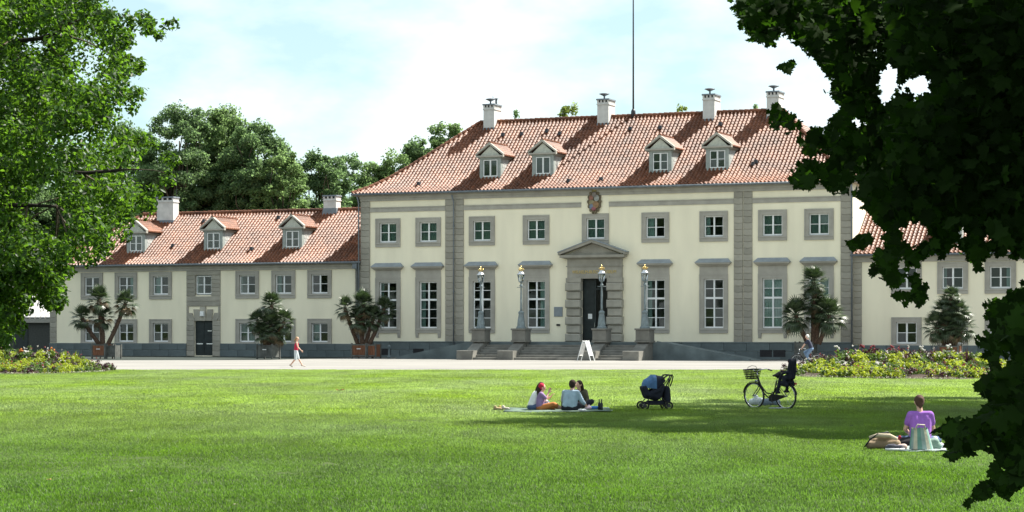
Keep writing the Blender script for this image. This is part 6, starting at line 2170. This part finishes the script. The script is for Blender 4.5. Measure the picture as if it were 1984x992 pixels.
# around the woman in purple
def bag_straps(o):
    obj('flap', MB().path([(-.26, -.07, .20), (-.1, -.13, .25), (.08, -.13, .24), (.22, -.09, .18)], [.03, .04, .04, .03], 7), cloth('cream_leather', (0.50, 0.42, 0.30)), o, smooth=True)
    obj('strap', MB().path([(-.34, -.05, .04), (-.26, -.12, .17), (-.12, -.14, .27), (.05, -.13, .30), (.14, -.1, .22)], .014, 6), M['black'], o, smooth=True)
bag_blob('shoulder_bag', 'slumped beige and brown shoulder bag with dark straps left of the woman in purple', 'bag', 1712, 872, [((-.24, 0, .07), .075, (.22, 0, .09), .085), ((-.16, .04, .12), .085, (.16, .03, .15), .075), ((-.05, 0, .17), .07, (.08, 0, .19), .05)], cloth('beige_brown_bag', (0.27, 0.20, 0.13)), 0.014, bag_straps, 0.02)
bag_blob('trainer_shoe', 'dark and white trainer lying between the shoulder bag and the striped bag', 'shoe', 1734, 877, [((-.13, 0, .04), .045, (.10, -.02, .045), .05), ((-.1, 0, .06), .045, (-.02, 0, .07), .04)], cloth('charcoal_trainer', (0.07, 0.07, 0.09)), 0.012,
         lambda o: obj('sole', MB().path([(-.17, -.03, .015), (0, -.06, .012), (.15, -.06, .018)], .022, 6), M['white'], o, smooth=True))
bag_blob('bundle', 'small round pinkish bundle on the blanket edge beside the trainer', 'bundle', 1746, 875.5, [((-.03, 0, .05), .055, (.05, 0, .055), .06)], cloth('pinkish_cloth', (0.50, 0.38, 0.34)), 0.012, lift=0.03)
bag_blob('purse', 'small red purse leaning on the black bundle by the woman in purple', 'purse', 1741, 867, [((-.04, 0, .09), .04, (.05, 0, .10), .045), ((0, 0, .10), .04, (.02, 0, .16), .03)], cloth('red_purse', (0.38, 0.03, 0.05)), 0.012, lift=0.03)
bag_blob('jacket', 'folded black jacket left of the striped bag', 'jacket', 1757, 869, [((-.09, 0, .06), .075, (.09, 0, .08), .085), ((-.05, .05, .1), .08, (.06, .04, .12), .07)], cloth('black_cloth', (0.014, 0.012, 0.014)), 0.014, lift=0.02)
sb = thing('tote_bag', 'green and cream striped cloth bag standing behind the woman in purple', 'bag', G(1785, 876) + Vector((0, 0, .03)))
tb_ = MB()
n = 16
for i in range(n):
    a0, a1 = -math.pi + 2 * math.pi * i / n, -math.pi + 2 * math.pi * (i + 1) / n
    mi = i % 3
    P = lambda a, f: ((.21 - .07 * f) * math.cos(a) * (1 + .04 * math.sin(5 * a)) - .03 * f, (.10 - .03 * f) * math.sin(a), .02 + .36 * f + .02 * math.sin(3 * a) * f)
    for f0, f1 in ((0, .35), (.35, .7), (.7, 1)):
        tb_.add([P(a0, f0), P(a1, f0), P(a1, f1), P(a0, f1)], [(0, 1, 2, 3)], mi)
tb_.add([(.21 * math.cos(2 * math.pi * i / n), .1 * math.sin(2 * math.pi * i / n), .02) for i in range(n)], [tuple(range(n))], 0)
obj('bag_body', tb_, [cloth('sea_green_cloth', (0.16, 0.30, 0.25)), cloth('grey_green_cloth', (0.28, 0.36, 0.33)), cloth('cream_cloth', (0.55, 0.50, 0.38))], sb, smooth=True)
obj('handle', MB().path([(-.12, -.06, .36), (-.08, -.08, .45), (.04, -.08, .44), (.06, -.06, .36)], .012, 6), cloth('cream_cloth', (0.55, 0.50, 0.38)), sb, smooth=True)
bag_blob('cushion', 'greenish cushion lying right of the striped bag', 'cushion', 1808, 874, [((-.10, 0, .07), .075, (.08, 0, .07), .075), ((-.06, 0, .13), .07, (.04, 0, .14), .07)], cloth('pale_green_cloth', (0.20, 0.29, 0.24)), 0.014, lift=0.02)
bag_blob('plastic_bag', 'white plastic bag with food at the right end of the near blanket', 'bag', 1815, 871, [((-.02, 0, .08), .06, (-.03, 0, .17), .05), ((-.02, 0, .05), .05, (.12, 0, .05), .05)], cloth('white_plastic', (0.75, 0.76, 0.78), 0.35), 0.012, lift=0.02)

# ---- a few fallen leaves
def fallen(px_, py_, size, mat, label):
    o = thing('fallen_leaf', label, 'leaf', G(px_, py_) + Vector((0, 0, 0.045)), random.uniform(0, 6), 'fallen leaves on the lawn')
    tv, tf = MAPLE
    m = MB()
    m.add([(x * size, y * size, (z + 0.9 * x * x + 0.5 * y * y) * size) for x, y, z in tv], tf)
    obj('blade', m, mat, o)
    obj('stalk', MB().path([(0, -.3 * size, 0.05 * size), (0.03 * size, -.6 * size, 0.12 * size), (0, -.85 * size, 0.08 * size)], 0.025 * size, 4), M['bark'], o)
fallen(659, 760, 0.30, cloth('brown_leaf', (0.24, 0.085, 0.035)), 'brown fallen leaf on the sunny lawn below the left palace corner')
fallen(95, 936, 0.07, cloth('ochre_leaf', (0.40, 0.26, 0.10)), 'small ochre fallen leaf in the near grass at the lower left')
fallen(254, 959, 0.06, cloth('pale_leaf', (0.34, 0.33, 0.22)), 'pale fallen leaf in the near grass, right of the ochre one')
fallen(457, 985, 0.05, cloth('pale_leaf', (0.34, 0.33, 0.22)), 'pale fallen leaf at the very bottom of the picture')

# ------------------------------------------------------------------ grass blades on the lawn
patch = []
def patch_mesh(nb, seed, size, hmin, hmax, wid, gm):
    r = np.random.default_rng(seed)
    base = np.stack([r.uniform(-.5, .5, nb) * size, r.uniform(-.5, .5, nb) * size, np.zeros(nb)], 1)
    a = r.uniform(0, 2 * np.pi, nb)
    h = r.uniform(hmin, hmax, nb)
    lean = np.stack([np.cos(a), np.sin(a), np.zeros(nb)], 1) * (h * r.uniform(0.15, 0.9, nb))[:, None]
    side = np.stack([-np.sin(a + r.normal(0, .6, nb)), np.cos(a), np.zeros(nb)], 1) * wid
    up = np.stack([np.zeros(nb), np.zeros(nb), h], 1)
    V = np.stack([base - side, base + side, base + up * .6 + lean * .35 + side * .8, base + up * .6 + lean * .35 - side * .8, base + up + lean], 1)
    me = bpy.data.meshes.new('grass_patch')
    k = 5
    me.vertices.add(nb * k)
    me.vertices.foreach_set('co', V.reshape(-1).astype(np.float32))
    flat = np.array([0, 1, 2, 3, 3, 2, 4])
    me.loops.add(nb * 7)
    me.loops.foreach_set('vertex_index', (np.arange(nb)[:, None] * k + flat).reshape(-1).astype(np.int32))
    me.polygons.add(nb * 2)
    me.polygons.foreach_set('loop_start', (np.arange(nb)[:, None] * 7 + np.array([0, 4])).reshape(-1).astype(np.int32))
    at = me.attributes.new('tint', 'FLOAT', 'FACE')
    at.data.foreach_set('value', np.repeat(r.random(nb), 2).astype(np.float32))
    me.materials.append(M[gm])
    me.update(calc_edges=True)
    return me

def grass_field(name, y0, y1, nb, hmin, hmax, wid, seed, gm, keep):
    pts = []
    step = 0.92
    y = y0
    while y < y1:
        hw = 0.245 * y + 1.5
        x = -hw
        while x < hw:
            if random.random() < keep(x, y):
                pts.append((x + random.uniform(-.2, .2), min(y + random.uniform(-.2, .2), LAWN_FAR - random.uniform(0.0, 0.55)), 0.0))
            x += step
        y += step
    beds = (rb, lb_)
    pts = [p for p in pts if not any(in_poly(p[0], p[1] + o, q) for q in beds for o in (0.0, 0.45))]
    me = bpy.data.meshes.new(name)
    me.from_pydata(pts, [], [])
    o = link(name, me)
    o['kind'] = 'stuff'
    src = bpy.data.objects.new('grass_patch', patch_mesh(nb, seed, 1.25, hmin, hmax, wid, gm))
    ng = bpy.data.node_groups.new(name, 'GeometryNodeTree')
    ng.interface.new_socket('Geometry', in_out='INPUT', socket_type='NodeSocketGeometry')
    ng.interface.new_socket('Geometry', in_out='OUTPUT', socket_type='NodeSocketGeometry')
    gi = ng.nodes.new('NodeGroupInput'); go = ng.nodes.new('NodeGroupOutput')
    ip = ng.nodes.new('GeometryNodeInstanceOnPoints')
    oi = ng.nodes.new('GeometryNodeObjectInfo')
    oi.inputs['Object'].default_value = src
    rv = ng.nodes.new('FunctionNodeRandomValue')
    rv.data_type = 'FLOAT_VECTOR'
    rv.inputs[0].default_value = (0, 0, 0); rv.inputs[1].default_value = (0, 0, 6.283)
    rs = ng.nodes.new('FunctionNodeRandomValue')
    rs.data_type = 'FLOAT'
    rs.inputs[2].default_value = 0.8; rs.inputs[3].default_value = 1.2
    ng.links.new(gi.outputs[0], ip.inputs['Points'])
    ng.links.new(oi.outputs['Geometry'], ip.inputs['Instance'])
    ng.links.new(rv.outputs[0], ip.inputs['Rotation'])
    ng.links.new(rs.outputs[1], ip.inputs['Scale'])
    ng.links.new(ip.outputs[0], go.inputs[0])
    md = o.modifiers.new('blades', 'NODES')
    md.node_group = ng
    return o
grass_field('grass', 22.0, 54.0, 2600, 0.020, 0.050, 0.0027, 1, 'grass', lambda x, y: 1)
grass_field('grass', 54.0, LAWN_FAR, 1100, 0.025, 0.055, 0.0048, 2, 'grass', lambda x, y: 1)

# ------------------------------------------------------------------ fuse bodies, bags and clothes into continuous skins
dg = bpy.context.evaluated_depsgraph_get()
done = [(o, bpy.data.meshes.new_from_object(o.evaluated_get(dg), depsgraph=dg)) for o in BLOBS]
for o, me in done:
    mat = o.data.materials[0]
    o.modifiers.clear()
    o.data = me
    me.materials.clear()
    me.materials.append(mat)
    me.polygons.foreach_set('use_smooth', [True] * len(me.polygons))
    me.update()
